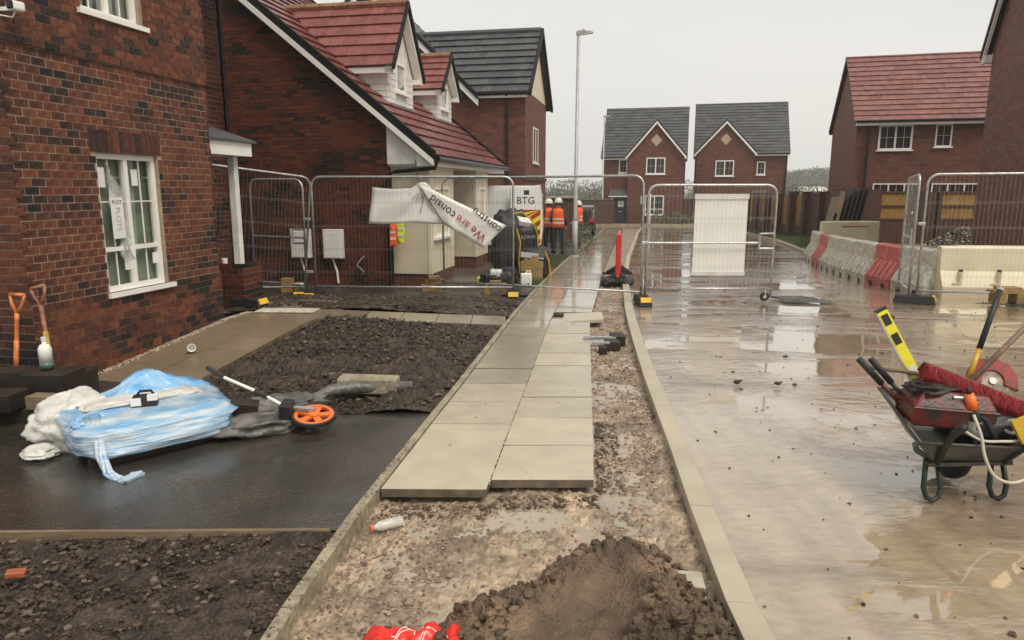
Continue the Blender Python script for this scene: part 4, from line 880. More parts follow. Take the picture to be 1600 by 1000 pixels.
cw = thing('gate_wheel', 'small castor wheel under the free end of the vehicle gate', 'wheel', (4.17, 11.4, -.12))
MB().lathe([(.0, -.02), (.07, -.02), (.08, 0), (.07, .02), (0, .02)], (0, 0, .08), 14, mtx=Matrix.Rotation(R(90), 3, 'X')).build('tyre', 'rubber', cw); MB().lathe([(.0, -.024), (.03, -.024), (.03, .024), (0, .024)], (0, 0, .08), 10, mtx=Matrix.Rotation(R(90), 3, 'X')).build('hub', 'steel', cw); MB().box(-.01, .01, -.035, -.025, .08, .2).build('fork', 'steel', cw)
for (lb, x, y, rz) in (('rubber foot left of the pair under the gate posts by the gable', -3.62, 11.95, .05), ('rubber foot right of the pair under the gate posts by the gable', -3.38, 11.8, -.05), ('rubber foot beside the pavement under the banner panel end', .02, 11.95, .0), ('rubber foot on the road kerb side at the vehicle gate hinge', 2.13, 11.25, .0), ('rubber foot under the narrow gate leaf on the right', 6.62, 11.35, 1.1), ('rubber foot under the right panel, half out of view', 8.75, 11.0, 1.3)):
    foot(lb, x, y, float(pav(y))-.01, rz)
foot('rubber foot against the brick porch pier', -3.72, 9.72, .06, 1.25, .55)
for (x, y, z, lb) in ((-3.5, 12.02, 1.2, 'upper steel clip joining the posts beside the gable meter boxes'), (-3.5, 12.02, .3, 'lower steel clip joining the posts beside the gable meter boxes'), (2.16, 11.38, .85, 'steel clip joining the vehicle gate to the pavement panel'), (6.68, 11.48, 1.15, 'steel clip between the narrow gate leaf and right panel')):
    o = MB().obox((x, y, z), (.12, .06, .05)).build('scaffold_clip', 'steel', bevel=.01); tag(o, lb, 'clip', 'clips joining the fence posts')
# ---------------- white sheet on the gate
ws = thing('white_sheet', 'blank white board hanging behind the vehicle gate mesh', 'board', (2.98, 11.5, .33))
sh_ = MB(); sh_.box(.0, .86, .0, .012, .0, 1.28); sh_.build('sheet', 'white', ws); MB().box(-.01, .87, -.02, .03, 1.22, 1.3).build('top_bar', 'white', ws); MB().box(-.02, .87, -.015, .03, -.03, .03).build('bottom_bar', 'white2', ws)
# ---------------- banner: left flap + folded diagonal strip
bn = thing('banner', 'torn white banner hanging upside down on the fence', 'banner', (0, 12.14, 0))
YB = .0
def bpt(u, v, A_, B_, C_, D_): return [(A_[i]*(1-u)+B_[i]*u)*(1-v)+(D_[i]*(1-u)+C_[i]*u)*v for i in (0, 1)]
mb = MB(); nx, ny = 22, 12; top = lambda u: [(-2.39+.79*(u/.45) if u < .45 else -1.6+.5*(u-.45)/.55), (1.74-.03*math.sin(u*7) if u < .38 else (1.72+.1*math.sin(min(1, (u-.38)/.12)*1.57) if u < .6 else 1.82-.42*(u-.6)/.4))]
vs = []
for j in range(ny):
    for i in range(nx):
        u, v = i/(nx-1), j/(ny-1); t_ = top(u); b_ = (-2.47+1.42*u, 1.12-.01*math.sin(u*9)+.0*u)
        vs.append((t_[0]*(1-v)+b_[0]*v, YB+.025*math.sin(u*9+v*3)*math.sin(v*4+.4)+.012*math.sin(u*23+v*6), t_[1]*(1-v)+b_[1]*v))
mb.add(vs, [(j*nx+i, j*nx+i+1, (j+1)*nx+i+1, (j+1)*nx+i) for j in range(ny-1) for i in range(nx-1)])
o = mb.build('hanging_flap', 'white', bn, smooth=True); so = o.modifiers.new('s', 'SOLIDIFY'); so.thickness = .003
q0, q1, q2, q3 = (-1.62, 1.82), (-.10, 1.09), (-.5, .70), (-1.3, 1.38)
mb = MB(); nx, ny = 24, 8; vs = []
for j in range(ny):
    for i in range(nx):
        u, v = i/(nx-1), j/(ny-1); p = bpt(u, v, q0, q1, q2, (-1.15, 1.1)); vs.append((p[0], -.05+.012*math.sin(u*14+v*2), p[1]))
mb.add(vs, [(j*nx+i, j*nx+i+1, (j+1)*nx+i+1, (j+1)*nx+i) for j in range(ny-1) for i in range(nx-1)])
o = mb.build('folded_strip', 'white', bn, smooth=True); so = o.modifiers.new('s', 'SOLIDIFY'); so.thickness = .003
dx = Vector((-1.52, 0, .73)).normalized()*1; ang = math.atan2(.73, -1.52)
tdir = Vector((math.cos(R(142)), 0, math.sin(R(142)))); tup = Vector((math.cos(R(232)), 0, math.sin(R(232))))
def btext(body, px, pz, size, m): text('lettering', body, size, basis((px, -.072, pz), tdir, tup), m, bn, align='LEFT')
btext('We are', -.46, .86, .2, 'redink'); btext('consid', -.98, 1.255, .2, 'ink'); btext('constru', -.2, 1.0, .19, 'ink')
text('lettering', 'BTG', .15, basis((-1.62, -.03, 1.6), (-1, 0, 0), (0, 0, -1)), 'greyink', bn)
ck = MB().tube([(-1.54, -.06, 1.62), (-1.52, -.07, 1.55), (-1.53, -.07, 1.45), (-1.57, -.06, 1.3)], .006, 6).build('cord', 'ink', bn)
MB().tube([(-1.6, -.02, 1.8), (-1.62, -.01, 1.95), (-1.64, 0, 2.2)], .006, 6).build('cord', 'ink', bn)
for (x, z) in ((-2.45, 1.15), (-2.38, 1.73), (-.14, 1.08)): MB().lathe([(0, 0), (.014, 0), (.014, .004), (0, .004)], (x, -.03, z), 8, mtx=Matrix.Rotation(R(90), 3, 'X')).build('eyelet', 'steel', bn)
# ================================================================== PEOPLE
def skin_mesh(name, verts, edges, radii, root_i=0, sub=2):
    me = bpy.data.meshes.new(name); me.from_pydata(verts, edges, []); o = bpy.data.objects.new(name, me); C.collection.objects.link(o)
    m = o.modifiers.new('skin', 'SKIN'); 
    for i, r in enumerate(radii): me.skin_vertices[0].data[i].radius = r if isinstance(r, tuple) else (r, r)
    me.skin_vertices[0].data[root_i].use_root = True
    s_ = o.modifiers.new('sub', 'SUBSURF'); s_.levels = sub; s_.render_levels = sub
    bpy.context.view_layer.update(); ev = o.evaluated_get(bpy.context.evaluated_depsgraph_get()); nm = bpy.data.meshes.new_from_object(ev); bpy.data.objects.remove(o); return nm
def person(label, loc, rz, vest=True, lean=0, arm_l=None, arm_r=None, coat='clothg', h=1.0, head_turn=0):
    t = thing('person', label, 'person', loc, rz)
    al = arm_l or [(-.24, .05, 1.12), (-.2, .2, 1.02)]; ar = arm_r or [(.25, .02, 1.12), (.24, .1, .92)]
    V = [(0, 0, .96), (0, 0, 1.15), (0, .0, 1.36), (0, .01, 1.48), (0, .03, 1.56), (0, .04, 1.66),            # 0-5 spine/head
         (-.10, 0, .9), (-.11, .02, .5), (-.12, -.01, .1), (-.12, .12, .04),                                  # 6-9 left leg
         (.10, 0, .9), (.12, .0, .5), (.13, -.04, .1), (.15, .09, .04),                                       # 10-13
         (-.18, 0, 1.42), (al[0]), (al[1]), (.18, 0, 1.42), (ar[0]), (ar[1])]
    E_ = [(0, 1), (1, 2), (2, 3), (3, 4), (4, 5), (0, 6), (6, 7), (7, 8), (8, 9), (0, 10), (10, 11), (11, 12), (12, 13), (2, 14), (14, 15), (15, 16), (2, 17), (17, 18), (18, 19)]
    Rr = [(.15, .11), (.145, .105), (.15, .11), .055, .06, .085, .09, .065, .05, .04, .09, .065, .05, .04, .07, .052, .042, .07, .052, .042]
    V = [tuple(Vector(v)*h) for v in V]; me = skin_mesh('body', V, E_, Rr)
    for q in (coat, 'cloth', 'skin', 'rubber'): me.materials.append(M[q])
    for p in me.polygons:
        c = p.center/h; p.use_smooth = True
        p.material_index = 3 if c.z < .3 and abs(c.x) < .25 else 1 if c.z < .95 and abs(c.x) < .21 else (2 if c.z > 1.5 and abs(c.x) < .12 else 0)
    o = bpy.data.objects.new('body', me); C.collection.objects.link(o); o.parent = t
    # head detail: ears, nose, helmet
    f = MB(); 
    f.lathe([(0, -.02), (.015, -.01), (.018, .01), (0, .03)], (0, .14*h, 1.63*h), 8); f.lathe([(0, -.03), (.012, -.02), (.014, .02), (0, .03)], (.088, .03, 1.63*h), 8); f.lathe([(0, -.03), (.012, -.02), (.014, .02), (0, .03)], (-.088, .03, 1.63*h), 8); f.build('face_features', 'skin', t, smooth=True)
    hl_ = MB(); hl_.lathe([(.118, .0), (.12, .03), (.112, .08), (.085, .12), (.045, .143), (.0, .15)], (0, .035, 1.66*h), 20, sy=1.12)
    hl_.lathe([(.125, -.008), (.14, -.004), (.125, .008)], (0, .045, 1.665*h), 20, sy=1.18); hl_.box(-.012, .012, -.06, .12, 1.79*h, 1.815*h)
    hl_.build('helmet', 'white', t, smooth=True)
    MB().lathe([(.09, 0), (.1, .04), (.09, .07)], (0, .0, 1.57*h), 14).build('hair', 'hair', t, smooth=True)
    if vest:
        v = MB(); v.lathe([(.178, .88), (.182, 1.0), (.178, 1.15), (.19, 1.3), (.195, 1.38), (.16, 1.45), (.08, 1.49)], (0, 0, 0), 22, sx=1.0*1, sy=.74)
        vo = v.build('hi_vis_vest', 'orange', t, smooth=True)
        for z in (1.0, 1.12): MB().lathe([(.186, z), (.187, z+.05)], (0, 0, 0), 22, sy=.745).build('reflective_band', 'reflect', vo)
    # hands: palm with five fingers
    for (e, w, sx) in ((al[0], al[1], -1), (ar[0], ar[1], 1)):
        w = Vector(w)*h; d = (w-Vector(e)*h).normalized(); sd = Vector((1, 0, 0)); V2 = [w, w+d*.05, w+d*.09]; E2 = [(0, 1), (1, 2)]; R2 = [.025, .03, .028]
        for k in range(4):
            b = w+d*.09+sd*(k-1.5)*.018; i = len(V2); V2 += [b+d*.035, b+d*(.06+.008*(k in (1, 2)))+Vector((0, .01, -.01))]; E2 += [(2, i), (i, i+1)]; R2 += [.0095, .008]
        i = len(V2); V2 += [w+d*.03-sd*sx*.03, w+d*.065-sd*sx*.045]; E2 += [(0, i), (i, i+1)]; R2 += [.012, .009]
        me = skin_mesh('hand', [tuple(v_) for v_ in V2], E2, R2, 0, 1); me.materials.append(M['skin'])
        q = bpy.data.objects.new('hand', me); C.collection.objects.link(q); q.parent = t
    return t
person('worker seen from behind in orange vest and white helmet, nearest the lamp post', (1.46, 22.2, -.36), R(-8))
person('worker in white helmet turned away beside the van, partly hidden by his mate', (1.2, 22.7, -.37), R(25), vest=True, coat='cloth', h=.985)
person('worker in orange vest glimpsed just right of the near lamp post', (2.47, 26.0, -.43), R(80), vest=True, coat='orange', h=.95)
# ================================================================== STREET LAMPS
def lamp(label, x, y, z, H, rz=0):
    t = thing('street_lamp', label, 'street lamp', (x, y, z), rz, 'street lamps')
    MB().tube([(0, 0, 0), (0, 0, 1.1)], .085, 14).build('base_sleeve', 'lamp', t, smooth=True)
    MB().tube([(0, 0, 1.1), (0, 0, 1.16), (0, 0, H)], [.085, .06, .04], 14).build('pole', 'lamp', t, smooth=True)
    MB().lathe([(.0, 0), (.13, 0), (.12, .03), (.09, .04)], (0, 0, 0), 14).build('foot_collar', 'lamp', t)
    MB().add([(-.06, -.05, H), (.06, -.05, H), (.42, -.08, H+.05), (.44, 0, H+.05), (.42, .08, H+.05), (.06, .05, H), (-.06, .05, H), (-.06, -.05, H+.1), (.06, -.06, H+.13), (.4, -.07, H+.1), (.44, 0, H+.09), (.4, .07, H+.1), (.06, .06, H+.13), (-.06, .05, H+.1)],
             [(6, 5, 4, 3, 2, 1, 0), (7, 8, 9, 10, 11, 12, 13)]+[(i, (i+1) % 7, (i+1) % 7+7, i+7) for i in range(7)]).build('lantern', 'lamp', t)
    MB().lathe([(0, 0), (.03, 0), (.03, .05), (0, .06)], (.16, 0, H+.12), 8).build('photocell', 'greyink', t)
lamp('tall grey street lamp rising from the pavement beside the workers', 1.95, 21.7, -.34, 6.5)
lamp('street lamp farther off, in front of the left far house', 6.65, 52.0, -.95, 7.75)
# ================================================================== VAN
VA = R(3); vn_ = thing('van', 'white van parked rear on beside the bays, its back door lettered BTG', 'van', (-.08, 19.2, -.3), -VA)
v = MB(); prof = [(-.86, .42), (-.92, .9), (-.9, 1.4), (-.84, 2.0), (-.72, 2.1), (.72, 2.1), (.84, 2.0), (.9, 1.4), (.92, .9), (.86, .42)]
v.prism(prof, lambda a, b, d: (a, d, b), .02, 3.6); v.build('body', 'van', vn_, bevel=.03)
MB().prism([(3.58, .4), (3.58, 1.9), (4.3, 1.25), (4.9, 1.05), (4.95, .45)], lambda a, b, d: (d, a, b), -.88, .88).build('cab', 'van', vn_, bevel=.03)
MB().prism([(3.62, 1.3), (3.62, 1.8), (4.2, 1.3)], lambda a, b, d: (d, a, b), -.885, .885).build('cab_windows', 'glassf', vn_)
dl = MB(); dl.prism([(-.84, .5), (-.88, .95), (-.86, 1.45), (-.8, 1.98), (-.02, 2.02), (-.02, .5)], lambda a, b, d: (a, d, b), -.01, .019); dlo = dl.build('rear_door', 'van', vn_, bevel=.008)
dr = thing('rear_door', '', ''); 
for k in ('label', 'category'): del dr[k]
dr.parent = vn_; dr.location = (.86, -.0, 0); dr.rotation_euler = (0, 0, R(14))
MB().prism([(-.84, .5), (-.84, 2.03), (-.02, 2.12), (.02, 1.4), (.0, .5)], lambda a, b, d: (a, d, b), -.05, -.0).build('door_panel', 'van', dr, bevel=.008)
text('lettering', 'BTG', .27, basis((-.43, -.056, 1.7), (1, 0, 0), (0, 0, 1)), 'ink', dr); MB().box(-.48, -.33, -.056, -.051, 1.86, 1.98).build('logo', 'ink', dr)
text('lettering', '01925 555', .07, basis((-.43, -.056, 1.24), (1, 0, 0), (0, 0, 1)), 'greyink', dr) if 0 else None
ch = MB(); 
for i in range(-2, 8):
    poly = [(-.82, .55+i*.26), (-.82, .68+i*.26), (-.02, 1.2+i*.26), (-.02, 1.07+i*.26)]
    poly = [(a, min(1.46, max(.52, b))) for a, b in poly]
    if len({b for a, b in poly}) > 1: MB().prism(poly, lambda a, b, d: (a, d, b), -.056-.001*(i % 2), -.0515).build('chevron', 'chevr', dr)
MB().box(-.83, -.01, -.0545, -.0512, .52, 1.46).build('chevron_panel', 'chevy', dr)
for x in (-.8, .8): MB().box(x-.06, x+.06, -.03, .05, .75, 1.15).build('tail_light', 'redp', vn_)
MB().box(-.88, .88, -.1, .1, .36, .5).build('bumper', 'black', vn_, bevel=.02)
MB().box(-.26, .26, -.015, .0, .55, .66).build('number_plate', 'yellow', vn_) if 0 else None
for x in (-.8, .8):
    for y in (.9, 4.1):
        wv = MB().lathe([(0, -.1), (.2, -.1), (.31, -.09), (.33, 0), (.31, .09), (.2, .1), (0, .1)], (x, y, .33), 20, mtx=Matrix.Rotation(R(90), 3, 'Y')).build('wheel', 'rubber', vn_, smooth=True)
# far dark car beyond the lamp
fc = thing('parked_car', 'dark parked car glimpsed behind the near lamp post', 'car', (3.35, 36, -.64), R(-8))
MB().prism([(0, .25), (0, .8), (.25, 1.3), (.5, 1.45), (2.4, 1.5), (3.2, .95), (4.2, .8), (4.25, .3)], lambda a, b, d: (d, a, b), -.85, .85).build('body', 'car', fc, bevel=.08)
MB().prism([(.12, .9), (.32, 1.28), (.55, 1.38), (2.3, 1.42), (2.9, .95)], lambda a, b, d: (d, a, b), -.86, .86).build('side_windows', 'glassf', fc)
MB().box(-.68, .68, -.01, .2, .85, 1.25).build('rear_window', 'glassf', fc)
for x in (-.7, .7): MB().box(x-.12, x+.12, -.02, .05, .7, .9).build('tail_light', 'redp', fc)
for x in (-.78, .78):
    for y in (.8, 3.4): MB().lathe([(0, -.1), (.3, -.09), (.32, 0), (.3, .09), (0, .1)], (x, y, .32), 18, mtx=Matrix.Rotation(R(90), 3, 'Y')).build('wheel', 'rubber', fc)
# ================================================================== BUILDER'S BAGS etc by the van
def soft(name, parent, m, c, size, seed, rot=0, n=20, amp=.12, flat=0.0, zpow=.6, label=None):
    mb = MB(); V = []; c = Vector(c); rs_ = random.Random(seed)
    for j in range(n+1):
        ph = math.pi*j/n-math.pi/2
        for i in range(n*2):
            th = math.pi*i/n; x, y, z = math.cos(ph)*math.cos(th), math.cos(ph)*math.sin(th), math.sin(ph)
            x = math.copysign(abs(x)**zpow, x); y = math.copysign(abs(y)**zpow, y); z = math.copysign(abs(z)**zpow, z)
            k = 1+amp*mnoise.noise((x*2.2+seed, y*2.2, z*2.2))+amp*.5*abs(mnoise.noise((x*4, y*4+seed, z*4)))+amp*.2*mnoise.noise((x*12, y*12+seed, z*12))
            p = Vector((x*size[0]/2*k, y*size[1]/2*k, max(z*size[2]/2*k, -size[2]/2+.0))); p.rotate(Euler((0, 0, rot))); V.append(tuple(c+p))
    mb.add(V, [(j*2*n+i, j*2*n+(i+1) % (2*n), (j+1)*2*n+(i+1) % (2*n), (j+1)*2*n+i) for j in range(n) for i in range(2*n)])
    return mb.build(name, m, parent, smooth=True, label=label)
zb_ = float(pav(15))-.03
b1_ = thing('bulk_bag', 'tall black bulk bag with yellow straps standing left of the others', 'bag', (-.12, 15.6, zb_), 0, 'black bulk bags by the van')
soft('bag_body', b1_, 'rubber', (0, 0, .68), (.62, .7, 1.36), 3, .2, amp=.2)
MB().tube([(.22, -.42, 1.1), (.3, -.44, .8), (.27, -.42, .4), (.3, -.4, .1)], .018, 6).build('strap', 'yellow2', b1_)
b2_ = thing('bulk_bag', 'open topped black bulk bag with a white box in its mouth', 'bag', (.24, 15.9, zb_+.44), .1, 'black bulk bags by the van')
soft('bag_body', b2_, 'rubber', (0, 0, .36), (.66, .66, .7), 5, .1, amp=.14, zpow=.45)
MB().tube([(-.36, -.3, .72), (-.2, -.32, .98), (-.05, -.3, 1.0), (.2, -.34, .8), (.29, -.36, .5), (.31, -.36, 0)], .012, 6).build('strap', 'yellow2', b2_)
soft('bag_flap', b2_, 'rubber', (-.25, .05, .78), (.55, .5, .5), 8, .4, amp=.3)
MB().obox((.0, -.22, .78), (.3, .22, .12), (.5, .2, .3)).build('white_box', 'paper', b2_, bevel=.01)
text('print', 'BUILDING', .1, basis((.02, -.385, .45), (1, 0, .05), (0, 0, 1)), 'greyink', b2_)
b3_ = thing('bulk_bag', 'lower black bulk bag beside the pavement under the open one', 'bag', (.48, 15.5, zb_), -.05, 'black bulk bags by the van')
soft('bag_body', b3_, 'rubber', (0, 0, .34), (.72, .7, .66), 9, 0, amp=.12, zpow=.45)
MB().obox((-.02, -.375, .52), (.5, .02, .12), (-.25, .1, 0)).build('pale_panel', 'greyink', b3_); MB().obox((.2, -.385, .55), (.14, .02, .1), (-.25, .1, 0)).build('green_panel', 'grass', b3_)
text('print', 'SUPPLIES', .08, basis((.05, -.38, .36), (1, 0, .1), (0, 0, 1)), 'greyink', b3_)
MB().tube([(.26, -.38, .6), (.34, -.38, .4), (.38, -.36, 0)], .018, 6).build('strap', 'yellow2', b3_)
kb = thing('tool_heap', 'low heap of black holdall and white blue wrapper left of the jerrycan', 'bag', (-.28, 14.2, zb_+.02))
soft('holdall', kb, 'rubber', (0, 0, .14), (.72, .5, .3), 12, .1, amp=.3); soft('wrapper', kb, 'filmw', (-.05, -.16, .24), (.26, .2, .16), 13, .3, amp=.35); soft('cloth', kb, 'hiyellow', (-.38, -.1, .1), (.1, .1, .14), 15, 0, amp=.2); soft('sleeve', kb, 'cloth', (.2, .0, .26), (.3, .3, .16), 16, .5, amp=.3)
cb = thing('ochre_block_stack', 'ochre moulded block with notched top standing behind the jerrycan', 'block', (.42, 14.6, zb_))
MB().prism([(-.2, 0), (-.24, .42), (-.14, .5), (-.06, .46), (.02, .56), (.12, .56), (.16, .44), (.24, .42), (.22, 0)], lambda a, b, d: (a, d, b), 0, .16).build('block', 'card', cb)
jc = thing('jerrycan', 'white plastic jerrycan standing beside the pavement behind the fence', 'jerrycan', (.28, 13.8, zb_+.0))
MB().box(-.11, .11, -.08, .08, 0, .3).build('can', 'white', jc, bevel=.03); MB().lathe([(0, 0), (.03, 0), (.03, .05), (0, .05)], (-.05, 0, .29), 10).build('cap', 'ink', jc); MB().tube([(0, 0, .29), (.02, 0, .34), (.08, 0, .34), (.09, 0, .29)], .012, 6).build('handle', 'white', jc)
# moulded feet / timber offcuts below the fence
def blocks(label, x, y, z, spec, rz=0):
    t = thing('block_stack', label, 'timber blocks', (x, y, z), rz)
    for (cx, cy, cz, sx_, sy_, sz_, a) in spec: MB().obox((cx, cy, cz), (sx_, sy_, sz_), (0, 0, a)).build('block', 'card', t, bevel=.006)
    return t
blocks('stack of ochre blocks under the banner by the gable corner', -1.45, 12.9, -.16, [(-.1, 0, .06, .28, .2, .12, .2), (.02, .05, .17, .34, .2, .09, -.1), (.0, 0, .25, .22, .18, .06, .3)])
blocks('pair of ochre blocks at the foot of the banner panel', -.3, 12.55, -.17, [(-.14, 0, .06, .12, .2, .13, 0), (.12, 0, .06, .12, .2, .13, 0), (0, 0, .16, .4, .18, .07, .1), (0, 0, .22, .2, .16, .05, 0)])
blocks('ochre blocks under the right hand fence panel before the cream barrier', 8.1, 11.25, -.12, [(-.18, 0, .08, .16, .22, .16, 0), (.16, 0, .08, .2, .22, .16, 0), (0, 0, .19, .62, .22, .06, .03), (-.04, 0, .24, .34, .2, .05, -.05)])
blocks('small ochre blocks in the corner behind the porch pier', -3.95, 12.5, -.13, [(-.1, 0, .13, .2, .15, .26, 0), (.12, 0, .09, .18, .15, .18, 0)])
# hi vis waistcoats hanging at the gable corner
for (lb, dx_, m_) in (('orange hi vis waistcoat hanging at the gable corner', .10, 'orange'), ('yellow hi vis waistcoat hanging at the gable corner', .24, 'hiyellow')):
    t = thing('hi_vis_waistcoat', lb, 'waistcoat', (MO[0]+dx_, 13.62+dx_*.2, .66 if m_ == 'hiyellow' else .6), 0)
    soft('cloth', t, m_, (0, 0, .22), (.13, .08, .44), 20+int(dx_*10), 0, amp=.3, zpow=.5)
    MB().obox((0, -.045, .16), (.11, .01, .04)).build('reflective_band', 'reflect', t); MB().obox((0, -.045, .28), (.11, .01, .04)).build('reflective_band', 'reflect', t)
# red road barrier seen edge on
rb = thing('chapter_barrier', 'red plastic barrier seen edge on with black rubber feet in the trench', 'barrier', (2.16, 14.2, -.2), R(-9.5))
MB().prism([(-.03, .12), (-.05, .2), (-.05, .95), (-.02, 1.0), (.03, 1.0), (.05, .95), (.05, .2), (.03, .12)], lambda a, b, d: (a, d, b), 0, 1.5).build('panel', 'redp', rb, bevel=.01)
for yy in (.25, 1.7): MB().prism([(-.32, 0), (-.28, .06), (-.06, .2), (.06, .2), (.28, .06), (.32, 0)], lambda a, b, d: (a, d, b), yy-.08, yy+.08).build('foot', 'rubber', rb)
for sx_ in (-1, 1): MB().tube([(sx_*.04, .1, .22), (sx_*.2, -.05, .06), (sx_*.32, -.1, .0)], .018, 6).build('loose_strap', 'rubber', rb)
soft('black_sheet', rb, 'rubber', (0, .2, .04), (.62, .7, .12), 33, 0, amp=.35)
# ================================================================== WATER FILLED BARRIERS
def barrier(label, a, b, m, group, H=.84, ribs=True):
    a, b = Vector(a), Vector(b); L = (b-a).length-.03; t = thing('water_barrier', label, 'barrier', (a.x, a.y, float(pav(a.y))-.03), math.atan2(b.y-a.y, b.x-a.x), group)
    pr = [(-.26, 0), (-.27, .2), (-.11, .47), (-.09, H-.03), (-.06, H), (.06, H), (.09, H-.03), (.11, .47), (.27, .2), (.26, 0)]
    MB().prism(pr, lambda p, q, d: (d, p, q), 0, L).build('barrier_body', m, t, bevel=.012)
    if ribs:
        n = 5; 
        for sgn in (-1, 1):
            for i in range(n):
                x = L*(i+.5)/n
                MB().add([(x-.055, sgn*.295, .19), (x+.055, sgn*.295, .19), (x+.04, sgn*.13, .5), (x-.04, sgn*.13, .5), (x-.08, sgn*.24, .12), (x+.08, sgn*.24, .12), (x+.07, sgn*.1, .52), (x-.07, sgn*.1, .52)], [(0, 1, 2, 3), (4, 5, 1, 0), (5, 6, 2, 1), (6, 7, 3, 2), (7, 4, 0, 3)]).build('rib', m, t)
            for x in (L*.25, L*.75): MB().box(x-.06, x+.06, sgn*.262-.01, sgn*.262+.01, .0, .09).build('forklift_slot', 'ink', t)
    else:
        for i in range(3):
            x = L*(i+.5)/3
            for sgn in (-1, 1):
                MB().prism([(x-.16, .25), (x-.13, .28), (x-.04, .28), (x-.02, .46), (x-.0, .46), (x-.0, .3), (x+.0, .24)], lambda p, q, d: (p, d, q), sgn*.13, sgn*.26).build('moulding', m, t)
                MB().box(x+.0, x+.035, sgn*.105, sgn*.175, .34, .5).build('slot', 'ink', t)
    MB().box(L*.15, L*.85, -.03, .03, H, H+.012).build('top_ridge', m, t)
    return t
cv = [(9.02, 20.9), (8.58, 19.3), (8.27, 18.1), (8.0, 16.85), (7.75, 15.6), (7.6, 14.4), (7.55, 13.35), (7.62, 12.35)]
cl8 = ['white', 'red', 'white', 'white', 'white', 'red', 'white']
lab = ['dirty white ribbed barrier at the far end of the curved row', 'faded red ribbed barrier, farther of the two', 'white ribbed barrier just nearer than the far red one', 'white ribbed barrier midway between the two red ones', 'white ribbed barrier just beyond the nearer red one', 'faded red ribbed barrier, nearer of the two', 'white ribbed barrier at the near end of the curved row']
for i in range(7): barrier(lab[i], cv[i], cv[i+1], 'whitebar' if cl8[i] == 'white' else 'redbar', 'ribbed barriers curving along the road')
barrier('cream barrier with three slots facing the camera behind the right fence', (7.55, 12.35), (9.45, 12.1), 'creambar', 'cream slotted barriers', .9, False)
barrier('cream slotted barrier at the right edge of the view', (9.5, 12.1), (11.4, 11.85), 'creambar', 'cream slotted barriers', .9, False)
bb = barrier('cream barrier with faint red print standing behind the curved row', (9.5, 21.6), (11.35, 21.75), 'creambar', 'cream slotted barriers', 1.1, False)
text('print', 'ROAD CLOSED', .1, basis((1.1, -.095, .93), (1, 0, 0), (0, 0, 1)), 'redink', bb) if 0 else MB().box(.6, 1.5, -.096, -.091, .92, .96).build('faded_print', 'redbar', bb)
# ================================================================== SCREEN WALL, TIMBER FENCES right
sw = thing('screen_wall', 'brick screen wall of piers and timber infill along the right verge', 'wall')
P0, P1 = Vector((14.25, 46)), Vector((14.4, 31.0)); n_ = 9
def wbox(root, a, b, w, z0, z1, m, nm):
    a, b = Vector(a), Vector(b); d = (b-a).normalized(); q = Vector((-d.y, d.x))*w/2; g = [a-q, b-q, b+q, a+q]
    return MB().box8([(p.x, p.y, z0) for p in g]+[(p.x, p.y, z1) for p in g]).build(nm, m, root) if 0 else MB().add([(p.x, p.y, z0) for p in g]+[(p.x, p.y, z1) for p in g], [(3, 2, 1, 0), (4, 5, 6, 7), (0, 1, 5, 4), (1, 2, 6, 5), (2, 3, 7, 6), (3, 0, 4, 7)]).build(nm, m, root)
for i in range(n_+1):
    p = P0.lerp(P1, i/n_); z = float(pav(p.y)); wbox(sw, p-Vector((.34, .17)), p+Vector((.1, -.17)), .34, z-.2, 1.5 if i < 6 else 1.6, 'pier', 'pier')
    if i < n_:
        q = P0.lerp(P1, (i+1)/n_); wbox(sw, p+Vector((0, -.17)), q+Vector((0, .17)), .2, z-.3, z+.55, 'pier', 'plinth')
        for k in range(10):
            if i < 7: wbox(sw, p.lerp(q, .1+.08*k), p.lerp(q, .1+.08*k+.074), .03+.015*(k % 2), z+.56, 1.42, 'fencew', 'board')
        if i >= 7: wbox(sw, p+Vector((0, -.17)), q+Vector((0, .17)), .2, z+.551, 1.55, 'pier', 'panel')
for (a, b, zt, nm) in (((14.4, 30.8), (14.25, 28.2), 1.66, 'panel'), ((12.75, 28.15), (14.5, 28.0), 1.70, 'panel')): wbox(sw, a, b, .22, -.9, zt, 'pier', nm)
wbox(sw, (12.7, 28.1), (14.55, 27.95), .3, 1.7, 1.76, 'kerb', 'coping') if 0 else None
tf = thing('timber_fence', 'ochre timber fence panels with dark posts before the red roofed house', 'fence')
for (x0, x1) in ((14.62, 15.75), (16.9, 18.5)):
    k = int((x1-x0)/.13); yb = 28.0-.08*(x0-14.6)
    for i in range(k): MB().box(x0+i*.13, x0+i*.13+.124, yb, yb+.018+.012*(i % 2), .45, 1.58).build('board', 'fencew', tf)
    for z in (.5, 1.02, 1.56): MB().box(x0, x1, yb-.05, yb-.002, z, z+.07).build('rail', 'fenceb', tf)
    for x in (x0-.06, x1+.02): MB().box(x-.05, x+.05, yb-.06, yb+.06, -.6, 1.66).build('post', 'fenceb', tf)
for i in range(16): MB().box(14.5+i*.27, 14.76+i*.27, 27.9, 27.93, -.6, .42 if i < 8 else .2).build('gravel_board', 'fenceb', tf)
for i in range(8): MB().box(15.85+i*.13, 15.97+i*.13, 27.85, 27.88+.01*(i % 2), -.6, 1.6).build('board', 'fenceb', tf)
hp = []
for i in range(700):
    a, r = rs.rand()*6.28, rs.rand()**.5; hp.append((17.2+1.4*r*math.cos(a), 26.8+.7*r*math.sin(a), -.42+.75*(1-r)))
scatter('gravel_heap', hp, [rs.uniform(.03, .07) for _ in hp], ['st3', 'block', 'pad'], seed=19)
ps = thing('leaning_pallets', 'dark pallets and pale boards leaning against the brick screen wall', 'pallets', (11.9, 26.5, -.45))
